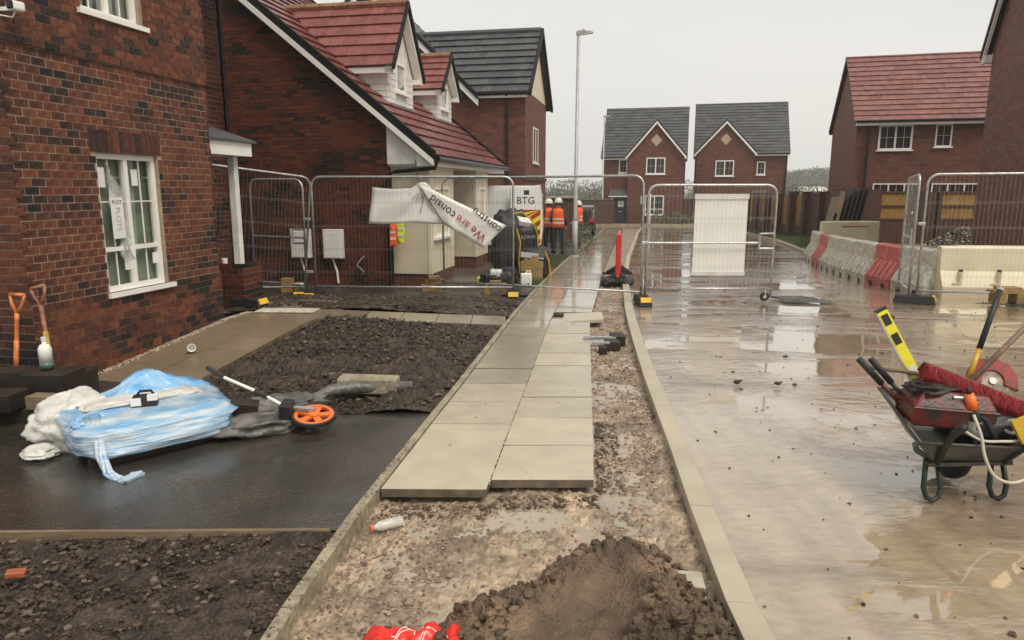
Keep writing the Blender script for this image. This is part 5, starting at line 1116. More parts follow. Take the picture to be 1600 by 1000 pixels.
for i in range(6):
    MB().obox((.12+.17*i, .0, .9+.04*min(i, 3)), (.05, 1.0, 2.0+.14*min(i, 3)), (0, R(11), 0)).build('pallet', 'woodd' if i > 0 else 'wood', ps)
MB().obox((.1, -.52, 1.45), (.16, .04, 1.3), (0, R(12), 0)).build('board', 'wood', ps); MB().obox((-.1, -.52, .75), (.1, .04, 1.1), (0, R(14), 0)).build('board', 'fencew', ps)
MB().obox((.95, .3, 1.0), (.2, .1, 1.9)).build('board', 'fenceb', ps)
# left background: brown wall with pale cap, timber fence
bw = thing('garden_wall', 'brown wall with pale coping behind the two workers', 'wall')
MB().box(1.5, 2.75, 30, 30.3, -.6, 1.34).build('wall_face', 'pier', bw); MB().box(1.45, 2.8, 29.9, 30.4, 1.34, 1.42).build('coping', 'kerb', bw)
MB().box(2.55, 2.75, 30.3, 44, -.7, 1.2).build('wall_face', 'pier', bw)
tf2 = thing('timber_fence', 'dark timber fence beyond the near lamp, left of the far houses', 'fence')
for i in range(70): MB().box(.5+i*.1, .5+i*.1+.094, 51.9+.01*(i % 2), 51.93, -1.0, .95).build('board', 'fenceb', tf2)
MB().box(.5, 7.4, 51.85, 51.99, .96, 1.02).build('capping', 'wood', tf2)
tf3 = thing('timber_fence', 'dark timber gate and fence in the gap between the twin houses', 'fence')
for i in range(22): MB().box(13.3+i*.1, 13.3+i*.1+.094, 57.0+.01*(i % 2), 57.04, -1.1, .95).build('board', 'fenceb', tf3)
for (lb, x, y) in (('white post with dark sign head left of the pair before the far house', 10.05, 54.0), ('thin white post right of the pair before the far house', 10.55, 54.0)):
    t = thing('sale_post', lb, 'post', (x, y, -1.0)); MB().box(-.05, .05, -.05, .05, 0, 2.4 if x > 10.3 else 1.6).build('post', 'white', t)
    if x < 10.3: MB().box(-.25, .2, -.03, .03, 1.6, 2.2).build('sign_board', 'greyink', t)
ab = thing('alarm_box', 'small white box on the far left house wall beside its door', 'sign', (8.35, 55.72, 0)); MB().box(0, .45, -.05, 0, .35, .8).build('box_face', 'white', ab); MB().box(.15, .3, -.06, -.051, .5, .65).build('mark', 'greyink', ab)
# ================================================================== PLANTS
def plant(label, loc, w, h, seed, mats=('leaf', 'leaf2'), n=260, ls=.05, cat='shrub', up=1.0, name='shrub', group=None):
    t = thing(name, label, cat, loc, 0, group); r = random.Random(seed); mb = MB(); st_ = MB()
    stems = [(r.uniform(-w*.3, w*.3), r.uniform(-w*.3, w*.3)) for _ in range(7)]
    for a, b in stems: st_.tube([(a*.4, b*.4, 0), (a*1.5, b*1.5, h*r.uniform(.6, .95))], .006+.004*h, 4)
    st_.build('stems', 'twig', t)
    for i in range(n):
        a = r.uniform(0, 6.28); rr = w/2*r.random()**.5; z = h*(.08+.92*r.random()**.8); k = 1-.55*(z/h)**2
        c = Vector((math.cos(a)*rr*k*r.uniform(.7, 1.15), math.sin(a)*rr*k, z*(1+.15*math.sin(a*3+seed)))); d = Vector((r.uniform(-1, 1), r.uniform(-1, 1), r.uniform(-.3, 1)*up)).normalized(); e = d.orthogonal().normalized(); s_ = ls*r.uniform(.6, 1.4)
        mb.add([c, c+d*s_+e*s_*.35, c+d*s_*2, c+d*s_-e*s_*.35], [(0, 1, 2, 3)], r.randrange(len(mats)))
    mb.build('foliage', list(mats), t, norm=False); return t
plant('straggly yellow green shrub just right of the near lamp foot', (2.45, 23.6, -.4), .9, .9, 1, n=420)
plant('low straggly shrub left of the near lamp foot', (1.75, 23.9, -.4), .5, .6, 2, n=200)
for i, (x, w, h) in enumerate(((10.9, 1.0, .8), (11.7, .9, .6), (12.5, 1.0, .75), (13.2, .8, .5), (14.0, .9, .55))):
    plant(['tallest ornamental grass clump at the front left of the far garden', 'green shrub second along the far garden bed', 'pale rounded shrub in the middle of the far garden bed', 'low dark shrub near the gap between the twin houses', 'small shrub at the gap between the twin houses'][i], (x, 53.2+.2*i, -.98), w, h*1.3, 10+i, n=220, ls=.09, mats=('leaf', 'leaf2', 'leaf2') if i % 2 == 0 else ('leaf',))
for i, (x, y) in enumerate(((18.6, 56.6), (19.4, 56.4))): plant(['small rounded shrub left of the right far house door', 'pale shrub beside the right far house door'][i], (x, y, -1.05), .8, .7, 20+i, n=160, ls=.09)
gb = MB(); r = random.Random(5)
for i in range(9000):
    y = 25+19*r.random(); k = np.interp(y, [24, 32, 46], [.4, 2.4, 2.8]); x = float(roadR(y))+.3+k*r.random(); z = float(pav(y))+.03; h_ = r.uniform(.05, .2)*(1.5 if r.random() < .1 else 1); dx_ = r.uniform(-.05, .05)
    gb.add([(x-.012, y, z), (x+.012, y, z), (x+dx_, y+r.uniform(-.05, .05), z+h_)], [(0, 1, 2)])
for i in range(1500):
    y = 13.2+9*r.random(); 
    if not (13.6 < y < 15.2 or 17.5 < y < 21.5): continue
    x = float(Lk(y))-.42*r.random()-.02; z = float(pav(y))+.0; h_ = r.uniform(.03, .12); gb.add([(x-.008, y, z), (x+.008, y, z), (x+r.uniform(-.04, .04), y, z+h_)], [(0, 1, 2)])
gb.build('grass_blades', 'blade', kind='stuff', norm=False)
# far woodland and low buildings
wd = MB(); r = random.Random(8)
def tree_blob(x, y, z, w, h, n):
    for i in range(n):
        a = r.uniform(0, 6.28); q = r.random()**.5*w/2; zz = z+h*(.1+.9*r.random()); kk = math.sqrt(max(0, 1-((zz-z)/h)**2.2)); c = Vector((x+q*math.cos(a)*kk, y+q*math.sin(a)*kk, zz)); s_ = h*.034*r.uniform(.5, 1.5)
        wd.add([c+Vector((r.uniform(-1, 1), r.uniform(-1, 1), r.uniform(-1.6, 1.6)))*s_ for _ in range(3)], [(0, 1, 2)])
for i in range(330):
    D = r.uniform(110, 190); x = D*r.uniform(-.05, .62); h_ = r.uniform(2.6, 5.0)*(D/150); tree_blob(x, D, -1.5, h_*1.4, h_, 230)
for i in range(200):
    D = r.uniform(260, 330); x = D*r.uniform(.34, .6); h_ = r.uniform(7, 10.5)*(1 if x/D < .47 else .8); tree_blob(x, D, 0, h_*1.2, h_, 170)
wd.build('woodland', 'twig', kind='stuff', norm=False)
for (lb, x, w, D, z) in (('long low white roofed shed far off, left in the gap by the right house', 82, 15, 200, 2.2), ('small white roofed shed far off before the wooded hill', 94, 5, 205, 1.4)):
    t = thing('distant_shed', lb, 'shed', (x, D, -1)); MB().box(0, w, 0, 6, 0, z).build('wall', 'greyink', t); MB().prism([(-.3, z), (3, z+1.3), (6.3, z)], lambda a, b, d: (d, a, b), -.2, w+.2).build('roof', 'white', t)
patch('hill', lambda y: y*.3, lambda y: y*.72, 340, 600, 60, 20, lambda X, Y, u, v: -1+19*np.sin(np.pi*np.clip(u*.9+.02, 0, 1))**.7*sst(0, .5, v), 'twig')
# ================================================================== FOREGROUND THINGS
# sand and soil heap
def heapz(X, Y):
    def seg(ax, ay, ha, bx, by, hb, rad):
        t = np.clip(((X-ax)*(bx-ax)+(Y-ay)*(by-ay))/((bx-ax)**2+(by-ay)**2), 0, 1); dx, dy = X-ax-t*(bx-ax), Y-ay-t*(by-ay); d = np.sqrt(dx*dx+dy*dy)
        return (ha+(hb-ha)*t)*np.clip(1-d/(rad*(1-.25*t)), 0, 1)**.85
    h1 = seg(.46, 2.74, .34, -.22, 2.34, .12, .42); h2 = seg(.46, 2.74, .34, .72, 2.1, .2, .42); h3 = seg(.46, 2.7, .2, .1, 1.9, .2, .5)
    b = np.maximum(np.maximum(h1, h2), h3)
    face = sst(.0, .5, 1.25*np.exp(-(((X-.22)*.75+(Y-2.38)*-.66)/.15)**2)*np.exp(-(((X-.22)*.66+(Y-2.38)*.75)/.36)**2))
    n = fbm(X, Y, 9, 5, 201, .62)*.085+fbm(X, Y, 30, 3, 203, .6)*.03+.03*(np.abs(fbm(X, Y, 14, 3, 207))*2-.2)
    m = sst(.0, .08, b)
    return -.1+b*(1-.22*face)+m*n*(1-.95*face)-.02*(1-m)
patch('soil_heap', cst(-.75), cst(1.0), 1.5, 3.25, 420, 420, lambda X, Y, u, v: heapz(X, Y), 'heap', kind='stuff')
hp = []; hz_ = []
for i in range(6500):
    x, y = -.6+1.55*rs.rand(), 1.9+1.25*rs.rand(); z = float(heapz(np.array(x), np.array(y)))
    fc_ = math.exp(-(((x-.25)*.8+(y-2.42)*-.6)/.17)**2)*math.exp(-(((x-.25)*.6+(y-2.42)*.8)/.36)**2)
    if z > -.07 and fc_ < .22: hp.append((x, y, z)); hz_.append(.003+.03*rs.rand()**6)
    elif z > -.07 and rs.rand() < .6: hp.append((x, y, z)); hz_.append(rs.uniform(.0012, .0035))
scatter('heap_clods', hp, hz_, ['crumb', 'heap', 'crumb', 'heap'], seed=23, flat=.8)
kb2 = MB().obox((.70, 2.78, -.03), (.27, .16, .13), (0, 0, -.12)).build('concrete_block', 'block', bevel=.012); tag(kb2, 'pale concrete block half buried at the right of the soil heap', 'block')
# red carrier bag
rbg = thing('carrier_bag', 'crumpled red plastic bag with white script beside the soil heap', 'bag', (-.37, 2.36, -.075))
V = []; nx, ny = 46, 30
def bagp(u, v):
    e = 1-max(abs(u), abs(v))**3; z = .085*e+.07*abs(mnoise.noise((u*2.2, v*2.0, 4)))*(e+.1)+.03*mnoise.noise((u*6, v*6, 1))*e+.035*math.exp(-((abs(u)-.72)/.16)**2)*e
    return (u*.23*(1+.1*mnoise.noise((v*2, 1, 3))), v*.17*(1+.15*mnoise.noise((u*2, 7, 3))), z+.003)
for j in range(ny):
    for i in range(nx):
        u, v = i/(nx-1)*2-1, j/(ny-1)*2-1; e = 1-max(abs(u), abs(v))**3; z = .085*e+.07*abs(mnoise.noise((u*2.2, v*2.0, 4)))*(e+.1)+.03*mnoise.noise((u*6, v*6, 1))*e+.035*math.exp(-((abs(u)-.72)/.16)**2)*e
        V.append((u*.23*(1+.1*mnoise.noise((v*2, 1, 3))), v*.17*(1+.15*mnoise.noise((u*2, 7, 3))), z))
MB().add(V, [(j*nx+i, j*nx+i+1, (j+1)*nx+i+1, (j+1)*nx+i) for j in range(ny-1) for i in range(nx-1)]).build('bag_film', mat('red_bag', (.78, .03, .02), .3, var=.15, bump=.006, bs=25, vs=12), rbg, smooth=True)
for (x, y, s_, a) in ((-.03, .05, .05, 0), (.05, .03, .05, .3), (-.06, -.03, .06, -.2)):
    MB().tube([bagp((x+s_*math.cos(a+k*.35)*(.5+.04*k))*5, (y+s_*.7*math.sin(a+k*.55))*6) for k in range(18)], .0022, 4).build('script_mark', 'white', rbg)
# plastic bottle
pb = thing('plastic_bottle', 'clear plastic bottle with orange cap lying by the path edging', 'bottle', (-.66, 3.45, -.05), rot=(R(90), 0, R(-58))); pb.scale = (.82, .82, .82)
MB().lathe([(0, -.1), (.03, -.1), (.034, -.08), (.032, -.03), (.034, .03), (.03, .06), (.014, .09), (.013, .1), (0, .1)], (0, 0, 0), 14).build('bottle_body', mat('clear_plastic', (.75, .72, .66), .15, var=.2, vs=20, alpha=.6), pb, smooth=True)
MB().lathe([(0, .1), (.017, .1), (.017, .12), (0, .12)], (0, 0, 0), 10).build('cap', 'orangep', pb)
cu = thing('paper_cup', 'white cup lying on its side on the wet side path', 'cup', (-3.46, 7.35, .02), rot=(R(80), 0, R(25)))
MB().lathe([(.0, .0), (.032, .0), (.045, .1), (.041, .1), (.03, .01), (0, .01)], (0, 0, -.05), 16).build('cup_wall', 'white', cu, smooth=True)
cu2 = thing('paper_cup', 'white cup standing on top of the brick porch pier', 'cup', hl(-.62, 3.76, .64)); MB().lathe([(0, 0), (.035, 0), (.045, .09), (.04, .09), (0, .01)], (0, 0, 0), 14).build('cup_wall', 'white', cu2)
tag(MB().obox((-2.22, 2.86, .012), (.075, .045, .025), (.1, .1, .4)).build('brick_fragment', mat('orange_brick', (.36, .1, .05), .6, var=.3, vs=20), bevel=.004), 'orange brick fragment on the front soil at the left edge', 'brick piece')
tag(MB().obox((-1.22, 5.74, .07), (.5, .18, .13), (0, .02, -.03)).build('concrete_block', 'edging', bevel=.01), 'long grey concrete block resting on a grey sock in the garden soil', 'block')
sk = thing('sand_sock', 'grey plastic sock lying under the long concrete block', 'sock', (0, 0, 0))
MB().tube([(-1.75, 5.25, .02), (-1.62, 5.42, .04), (-1.5, 5.6, .06), (-1.3, 5.68, .06), (-1.0, 5.72, .05), (-.86, 5.78, .05)], [.02, .03, .05, .06, .05, .035], 10).build('sock_body', 'greybag', sk, smooth=True)
tag(MB().obox((-3.05, 9.35, .085), (.8, .3, .012), (0, 0, -.05)).build('cardboard_sheet', 'whitebar'), 'muddy pale sheet lying on the path before the porch pier', 'sheet')
tag(MB().box8([(4.5, 11.35, -.12), (5.2, 11.2, -.12), (5.25, 11.25, -.1), (4.55, 11.45, -.1), (4.45, 11.9, -.12), (5.0, 11.9, -.12), (5.0, 11.9, -.1), (4.45, 11.9, -.1)]).build('sunken_plate', 'pad'), 'dark metal plate lying in the muddy road beyond the gate', 'plate')
tag(MB().box8([(5.5, 9.85, -.115), (6.3, 9.7, -.115), (6.3, 9.72, -.09), (5.5, 9.88, -.09), (5.5, 10.2, -.115), (6.4, 10.1, -.115), (6.4, 10.1, -.09), (5.5, 10.2, -.09)]).build('thin_board', 'st1'), 'thin mud coloured board lying flat in the road by the right fence', 'board')
for (lb, x, y) in (('dark clod standing in the shallow water, left one', 2.03, 6.08), ('dark flat clod in the shallow water, right one', 2.38, 6.03)):
    o = scatter('mud_clod', [(x, y, -.01), (x+.03, y+.01, 0)], [.03, .018], ['soil2'], flat=.7, seed=int(x*10)); del o['kind']; tag(o, lb, 'clod')
# ---------------- spades, bottle, dark timber pile
tp = thing('timber_pile', 'dark wet timbers stacked in the corner by the left house', 'timber')
for (c, s_, a) in (((-4.62, 5.58, .16), (1.5, .2, .16), .05), ((-4.6, 5.2, .1), (1.6, .22, .14), -.03), ((-4.5, 5.85, .0), (1.6, .3, .3), .1), ((-4.1, 5.3, -.04), (1.0, .3, .12), .2), ((-4.6, 4.85, .02), (1.5, .25, .1), .0), ((-3.8, 5.6, .1), (.36, .3, .26), -.1)):
    MB().obox(c, s_, (0, 0, a)).build('timber', 'woodd', tp, bevel=.008)
MB().obox((-4.4, 4.72, .1), (1.4, .1, .06), (0, 0, .02)).build('timber', 'wood', tp); MB().obox((-3.55, 5.15, .1), (.3, .12, .1), (0, 0, -.1)).build('timber', 'wood', tp)
def spade(label, top, bot, m, m2):
    t = thing('spade', label, 'spade', (0, 0, 0)); a, b = Vector(top), Vector(bot); d = (b-a).normalized(); s_ = d.cross(Vector((0, 1, 0))).normalized(); j = a+d*.17
    MB().tube([a-s_*.065, a+s_*.065], .017, 8).build('grip', m, t, smooth=True)
    for k in (-1, 1): MB().tube([a+s_*k*.062, a+s_*k*.05+d*.07, j], [.014, .013, .016], 8).build('grip_fork', m, t, smooth=True)
    MB().tube([j-d*.01, j+d*.06, a+d*.42, b-d*.0], [.02, .018, .017, .02], 8).build('shaft', m, t, smooth=True); MB().tube([a+d*.4, b], [.021, .021], 8).build('shaft_sleeve', m2, t, smooth=True)
    q = b; MB().add([q-s_*.09, q+s_*.09, q+s_*.08+d*.25, q+d*.3, q-s_*.08+d*.25, q-s_*.09+Vector((0, .006, 0)), q+s_*.09+Vector((0, .006, 0)), q+s_*.08+d*.25+Vector((0, .006, 0)), q+d*.3+Vector((0, .006, 0)), q-s_*.08+d*.25+Vector((0, .006, 0))], [(0, 1, 2, 3, 4), (9, 8, 7, 6, 5), (0, 5, 6, 1), (1, 6, 7, 2), (2, 7, 8, 3), (3, 8, 9, 4), (4, 9, 5, 0)]).build('blade', 'steel', t)
spade('orange handled spade leaning upright against the left house corner wall', (-4.3, 6.0, .80), (-4.33, 5.9, .12), 'orangew', 'orangew')
spade('worn brown spade with yellow sleeve leaning right of the orange one', (-4.1, 5.98, .87), (-3.93, 5.78, .2), mat('worn_brown_handle', (.3, .13, .07), .5, var=.4, vs=14), mat('worn_yellow_sleeve', (.5, .36, .05), .5, var=.4, vs=20))
wb = thing('wash_bottle', 'white bottle with green liquid base standing on the dark timbers', 'bottle', (-3.86, 5.62, .24))
MB().lathe([(0, .055), (.05, .055), (.05, .17), (.035, .2), (.016, .21), (.016, .235), (0, .235)], (0, 0, 0), 14).build('bottle_body', 'white', wb, smooth=True); MB().lathe([(0, 0), (.05, 0), (.05, .055), (0, .055)], (0, 0, 0), 14).build('bottle_base', mat('green_liquid', (.08, .16, .12), .3), wb, smooth=True)
MB().lathe([(0, .235), (.02, .235), (.02, .265), (0, .265)], (0, 0, 0), 10).build('cap', 'white2', wb)
# ---------------- wrapped pallet
pw = thing('wrapped_pallet', 'slab stack on a pallet wrapped in blue and white film on the asphalt', 'pallet', (-2.66, 4.82, -.1), R(42))
for i in range(5): MB().box(-.42, .46, -.36+.16*i, -.27+.16*i, .075, .1).build('deck_board', 'woodd', pw)
for y in (-.32, 0, .32): MB().box(-.42, .46, y-.04, y+.04, .0, .074).build('bearer', 'woodd', pw)
for i in range(3):
    for k in range(2): MB().box(-.42+.44*k, .01+.44*k, -.36, .36, .103+.05*i, .15+.05*i).build('slab', 'slab', pw)
def film_sheet(name, parent, m, c, size, rot, seed, n=30, fold=.05, hang=.0, peak=None, zp=.42):
    """draped film: closed soft shell with long creases"""
    mb = MB(); V = []; c = Vector(c)
    for j in range(n+1):
        ph = math.pi*j/n-math.pi/2
        for i in range(n*3):
            th = 2*math.pi*i/(n*3); x, y, z = math.cos(ph)*math.cos(th), math.cos(ph)*math.sin(th), math.sin(ph)
            x = math.copysign(abs(x)**zp, x); y = math.copysign(abs(y)**zp, y); z = math.copysign(abs(z)**(zp*1.2), z)
            k = 1+fold*1.1*mnoise.noise((x*1.5+seed, y*1.5, z*3))+fold*.35*mnoise.noise((x*4+seed, y*4, z*9))-fold*.35*abs(mnoise.noise((x*5, y*5+seed, z*5)))-fold*.3*abs(mnoise.noise((x*11+z*3, y*11+seed, z*9)))
            zz = z*size[2]/2*k
            if peak and z > 0: zz += peak[2]*math.exp(-((x-peak[0])/peak[3])**2-((y-peak[1])/peak[3])**2)*z
            p = Vector((x*size[0]/2*k, y*size[1]/2*k*(1-.12*z), zz)); p.rotate(Euler((0, 0, rot))); V.append(tuple(c+p))
    m_ = n*3; mb.add(V, [(j*m_+i, j*m_+(i+1) % m_, (j+1)*m_+(i+1) % m_, (j+1)*m_+i) for j in range(n) for i in range(m_)])
    return mb.build(name, m, parent, smooth=True)
film_sheet('stretch_film', pw, 'film', (.02, -.01, .19), (1.1, .93, .24), 0, 3, fold=.085)
film_sheet('film_hump', pw, 'filmb', (.12, .24, .2), (.9, .5, .3), .05, 7, fold=.2, peak=(-.05, .1, .12, .5), zp=.75)
film_sheet('film_fold', pw, 'filmb', (-.28, -.1, .26), (.5, .3, .12), .7, 9, fold=.3, zp=.8)
film_sheet('white_sheet_end', pw, 'filmw', (-.36, .3, .17), (.6, .52, .36), .4, 12, fold=.22, peak=(0, 0, .05, .5), zp=.75)
film_sheet('white_top_sheet', pw, 'filmw', (-.0, .06, .3), (.8, .34, .09), .05, 15, fold=.2, zp=.6)
film_sheet('loose_film_end', pw, 'filmw', (-.62, .12, .05), (.22, .24, .1), .4, 18, fold=.25, zp=.9)
tl_ = MB(); pts = [(-.36, -.2, .3), (-.36, -.36, .24), (-.38, -.5, .14), (-.37, -.6, .05), (-.33, -.68, .02)]
for k in range(5): tl_.tube([(x+.02*math.sin(k*1.3+i), y+.01*math.cos(k*2+i), z+.008*math.sin(k+i)) for i, (x, y, z) in enumerate(pts)], [.04, .022, .014, .011, .016], 7)
tl_.build('twisted_tail', 'film', pw, smooth=True); soft('tail_knot', pw, 'film', (-.27, -.72, .025), (.16, .07, .05), 4, .5, n=12, amp=.4)
pc = thing('tool_battery', 'small black and white power pack lying in the blue film hump', 'power tool', (-2.58, 4.72, .2), R(20))
MB().box(-.08, .08, -.05, .05, 0, .08).build('case', 'ink', pc, bevel=.01); MB().box(-.085, -.02, -.055, .055, .02, .075).build('stripe', 'white', pc); MB().box(.02, .085, -.055, .02, .05, .088).build('stripe', 'white', pc); MB().tube([(-.05, 0, .08), (-.03, 0, .11), (.04, 0, .11), (.06, 0, .08)], .01, 6).build('handle', 'ink', pc)
# grey plastic sheets and measuring wheel
gs = thing('grey_plastic_sheets', 'crumpled grey plastic sheets between the wrapped pallet and measuring wheel', 'plastic')
soft('sheet', gs, 'greybag', (-1.78, 5.32, .03), (.55, .25, .14), 41, .25, amp=.4, zpow=.8); soft('sheet', gs, 'greybag', (-1.86, 4.92, .0), (.6, .34, .14), 42, .35, amp=.4, zpow=.8); soft('sheet', gs, 'greybag', (-1.62, 5.05, .04), (.3, .2, .12), 43, 0, amp=.4, zpow=.8)
tag(MB().obox((-2.0, 5.0, .1), (.2, .1, .1), (.2, .2, .3)).build('timber_offcut', 'woodd', bevel=.006), 'dark timber offcut on the pallet corner under the wheel handle', 'offcut')
mw = thing('measuring_wheel', 'orange spoked measuring wheel with black tyre lying on the asphalt', 'measuring wheel', (-1.46, 4.93, .06), rot=(R(11), R(4), 0))
def ring(r0, r1, z0, z1, n=40):
    m = MB(); V = []
    for i in range(n): a = 2*math.pi*i/n; c, s_ = math.cos(a), math.sin(a); V += [(r0*c, r0*s_, z0), (r1*c, r1*s_, z0), (r1*c, r1*s_, z1), (r0*c, r0*s_, z1)]
    return m.add(V, [(i*4+k, ((i+1) % n)*4+k, ((i+1) % n)*4+(k+1) % 4, i*4+(k+1) % 4) for i in range(n) for k in range(4)])
ring(.143, .162, -.012, .012).build('tyre', 'rubber', mw, smooth=False); ring(.118, .143, -.010, .014).build('rim', 'orangep', mw)
for k in range(5):
    a = 2*math.pi*k/5+.3; c, s_ = math.cos(a), math.sin(a); w = .014
    MB().add([(c*.025-s_*w*1.5, s_*.025+c*w*1.5, -.006), (c*.025+s_*w*1.5, s_*.025-c*w*1.5, -.006), (c*.12+s_*w*2.0, s_*.12-c*w*2.0, -.006), (c*.12-s_*w*2.0, s_*.12+c*w*2.0, -.006), (c*.025-s_*w*1.5, s_*.025+c*w*1.5, .01), (c*.025+s_*w*1.5, s_*.025-c*w*1.5, .01), (c*.12+s_*w*2.0, s_*.12-c*w*2.0, .01), (c*.12-s_*w*2.0, s_*.12+c*w*2.0, .01)], [(3, 2, 1, 0), (4, 5, 6, 7), (0, 1, 5, 4), (1, 2, 6, 5), (2, 3, 7, 6), (3, 0, 4, 7)]).build('spoke', 'orangep', mw)
MB().lathe([(0, -.015), (.04, -.015), (.04, .02), (0, .02)], (0, 0, 0), 16).build('hub', 'orangep', mw)
MB().box(-.22, .0, .015, .05, .02, .045).build('fork_arm', 'steel', mw); MB().box(-.24, -.16, -.06, .07, -.05, .09).build('counter_box', 'rubber', mw, bevel=.006)
MB().tube([(-.22, .02, .05), (-.38, .07, .1)], .012, 8).build('pole', 'white', mw); MB().tube([(-.36, .06, .095), (-.46, .09, .12)], .02, 8).build('folding_joint', 'rubber', mw); MB().tube([(-.45, .09, .12), (-.72, .16, .185)], .012, 8).build('pole', 'white', mw); MB().tube([(-.71, .16, .183), (-.85, .2, .235)], .018, 8).build('grip', 'rubber', mw)
# ================================================================== WHEELBARROW AND ITS LOAD
BO = (2.53, 3.68, -.015); wbw = thing('wheelbarrow', 'muddy grey wheelbarrow with dark green legs standing in the flooded road', 'wheelbarrow', BO, R(3))
ty = MB(); bt_ = [(-.22, -.04, .25), (.2, -.04, .235), (.22, .36, .26), (-.12, .36, .27)]; rm_ = [(-.34, -.1, .375), (.27, -.12, .335), (.4, .52, .42), (-.2, .55, .49)]
def tray(bt, rm, t_=.006):
    m = MB(); i_ = lambda P, k, dz: [(p[0]*(1-k), p[1]*(1-k)+.25*k, p[2]+dz) for p in P]
    V = bt+rm+i_(rm, .025, 0)+i_(bt, .03, .008); F = [(3, 2, 1, 0)]+[(k, (k+1) % 4, (k+1) % 4+4, k+4) for k in range(4)]+[(k+4, (k+1) % 4+4, (k+1) % 4+8, k+8) for k in range(4)]+[(k+8, (k+1) % 4+8, (k+1) % 4+12, k+12) for k in range(4)]+[(12, 13, 14, 15)]
    return m.add(V, F)
tray(bt_, rm_).build('tray', 'barrow', wbw, bevel=.01)
MB().tube(rm_+[rm_[0]], .011, 8).build('tray_rim', 'barrow', wbw, smooth=True)
MB().box(-.1, .06, -.085, -.075, .26, .285).build('maker_plate', 'ink', wbw) if 0 else None
for sx_ in (-1, 1):
    x = sx_*.19
    MB().tube([(x+.1*sx_, -.33, .54), (x+.06*sx_, -.2, .44), (x, -.04, .235), (x*.8, .2, .215), (x*.3, .36, .19)], .017, 10).build('handle_tube', 'greenp', wbw, smooth=True)
    MB().tube([(x+.105*sx_, -.345, .55), (x+.075*sx_, -.24, .475)], .021, 10).build('hand_grip', 'rubber', wbw, smooth=True)
    MB().tube([(x-.04, .0, .25), (x-.05, -.02, .08), (x-.035, -.03, .03), (x, -.035, .012), (x+.035, -.03, .03), (x+.05, -.02, .08), (x+.045, .04, .25)], .0145, 8).build('leg', 'greenp', wbw, smooth=True)
wl = MB().lathe([(0, -.04), (.1, -.045), (.16, -.04), (.182, -.02), (.186, 0), (.182, .02), (.16, .04), (.1, .045), (0, .04)], (.12, .3, .19), 24, mtx=Matrix.Rotation(R(90), 3, 'Y')).build('wheel', 'rubber', wbw, smooth=True)
MB().lathe([(0, -.05), (.07, -.05), (.07, .05), (0, .05)], (.12, .3, .19), 16, mtx=Matrix.Rotation(R(90), 3, 'Y')).build('hub', 'steel', wl)
MB().box(-.24, .24, -.045, .0, .215, .236).build('cross_brace', 'barrow', wbw)
def bar(name, label, cat, a, b, w, h, m, extra=None, roll=0):
    a, b = Vector(a), Vector(b); x = (b-a).normalized(); y = Vector((0, 1, 0)) if abs(x.y) < .9 else Vector((0, 0, 1)); mt = basis(a, x, y)@Matrix.Rotation(roll, 4, 'X')
    t = thing(name, label, cat); t.matrix_world = mt; return t, (b-a).length
sl, L_ = bar('spirit_level', 'yellow spirit level standing upright out of the wheelbarrow', 'spirit level', (2.54, 4.1, .44), (2.25, 4.2, .98), .02, .06, 'yellow')
MB().box(0, L_, -.012, .012, -.032, .032).build('level_body', 'yellow', sl, bevel=.002); MB().box(-.003, L_-.002, -.0125, .0125, .033, .041).build('edge_strip', 'steel', sl); MB().box(L_-.012, L_+.006, -.014, .014, -.034, .036).build('end_cap', 'ink', sl)
for x in (.2, .42, L_-.07):
    for yy in (-.0155, .0125): MB().box(x-.035, x+.035, yy, yy+.003, -.02, .022).build('vial_window', 'ink' if x > .3 else 'paper', sl)
s2, L2_ = bar('spirit_level', 'yellow spirit level hanging over the near right rim of the barrow', 'spirit level', (2.74, 3.62, .48), (2.87, 3.52, .18), .02, .06, 'yellow2')
MB().box(0, L2_, -.012, .012, -.04, .04).build('level_body', 'yellow2', s2, bevel=.002); MB().box(L2_-.01, L2_+.006, -.015, .015, -.042, .042).build('end_cap', 'ink', s2)
for yy in (-.0155, .0125): MB().box(L2_*.55, L2_*.72, yy, yy+.003, -.02, .025).build('vial_window', 'ink', s2)
br = thing('push_broom', 'wide broom head with red bristles and a long wooden handle across the barrow', 'broom'); a, b = Vector((2.38, 3.92, .68)), Vector((3.14, 3.72, .39)); br.matrix_world = basis(a, b-a, Vector((0, .5, -.86)))
Lb = (b-a).length; MB().box(-.01, Lb, -.03, .045, .02, .036).build('broom_head', 'broomwood', br, bevel=.006)
bs_ = MB(); r = random.Random(3)
bs_.box(.0, Lb-.005, -.032, .04, -.1, .019)
for i in range(2600):
    x = r.uniform(0, Lb); y = r.uniform(-.034, .034); q = -.08+abs(r.gauss(0, .004)); dx_, dy_ = r.gauss(0, .012), y*.5+r.gauss(0, .01)-.012
    bs_.add([(x-.0025, y, .02), (x+.0025, y, .02), (x+dx_, y+dy_, q-.055)], [(0, 1, 2)])
bs_.build('bristles', 'bristle', br, kind='stuff', norm=False)
bh, Lh = bar('broom_handle', 'round wooden pole rising to the right from behind the red broom', 'pole', (2.72, 4.0, .58), (3.35, 4.25, 1.05), 0, 0, 'wood'); MB().tube([(0, 0, 0), (Lh, 0, 0)], .016, 10).build('pole', mat('brown_pole', (.22, .13, .09), .5, var=.3), bh, smooth=True)
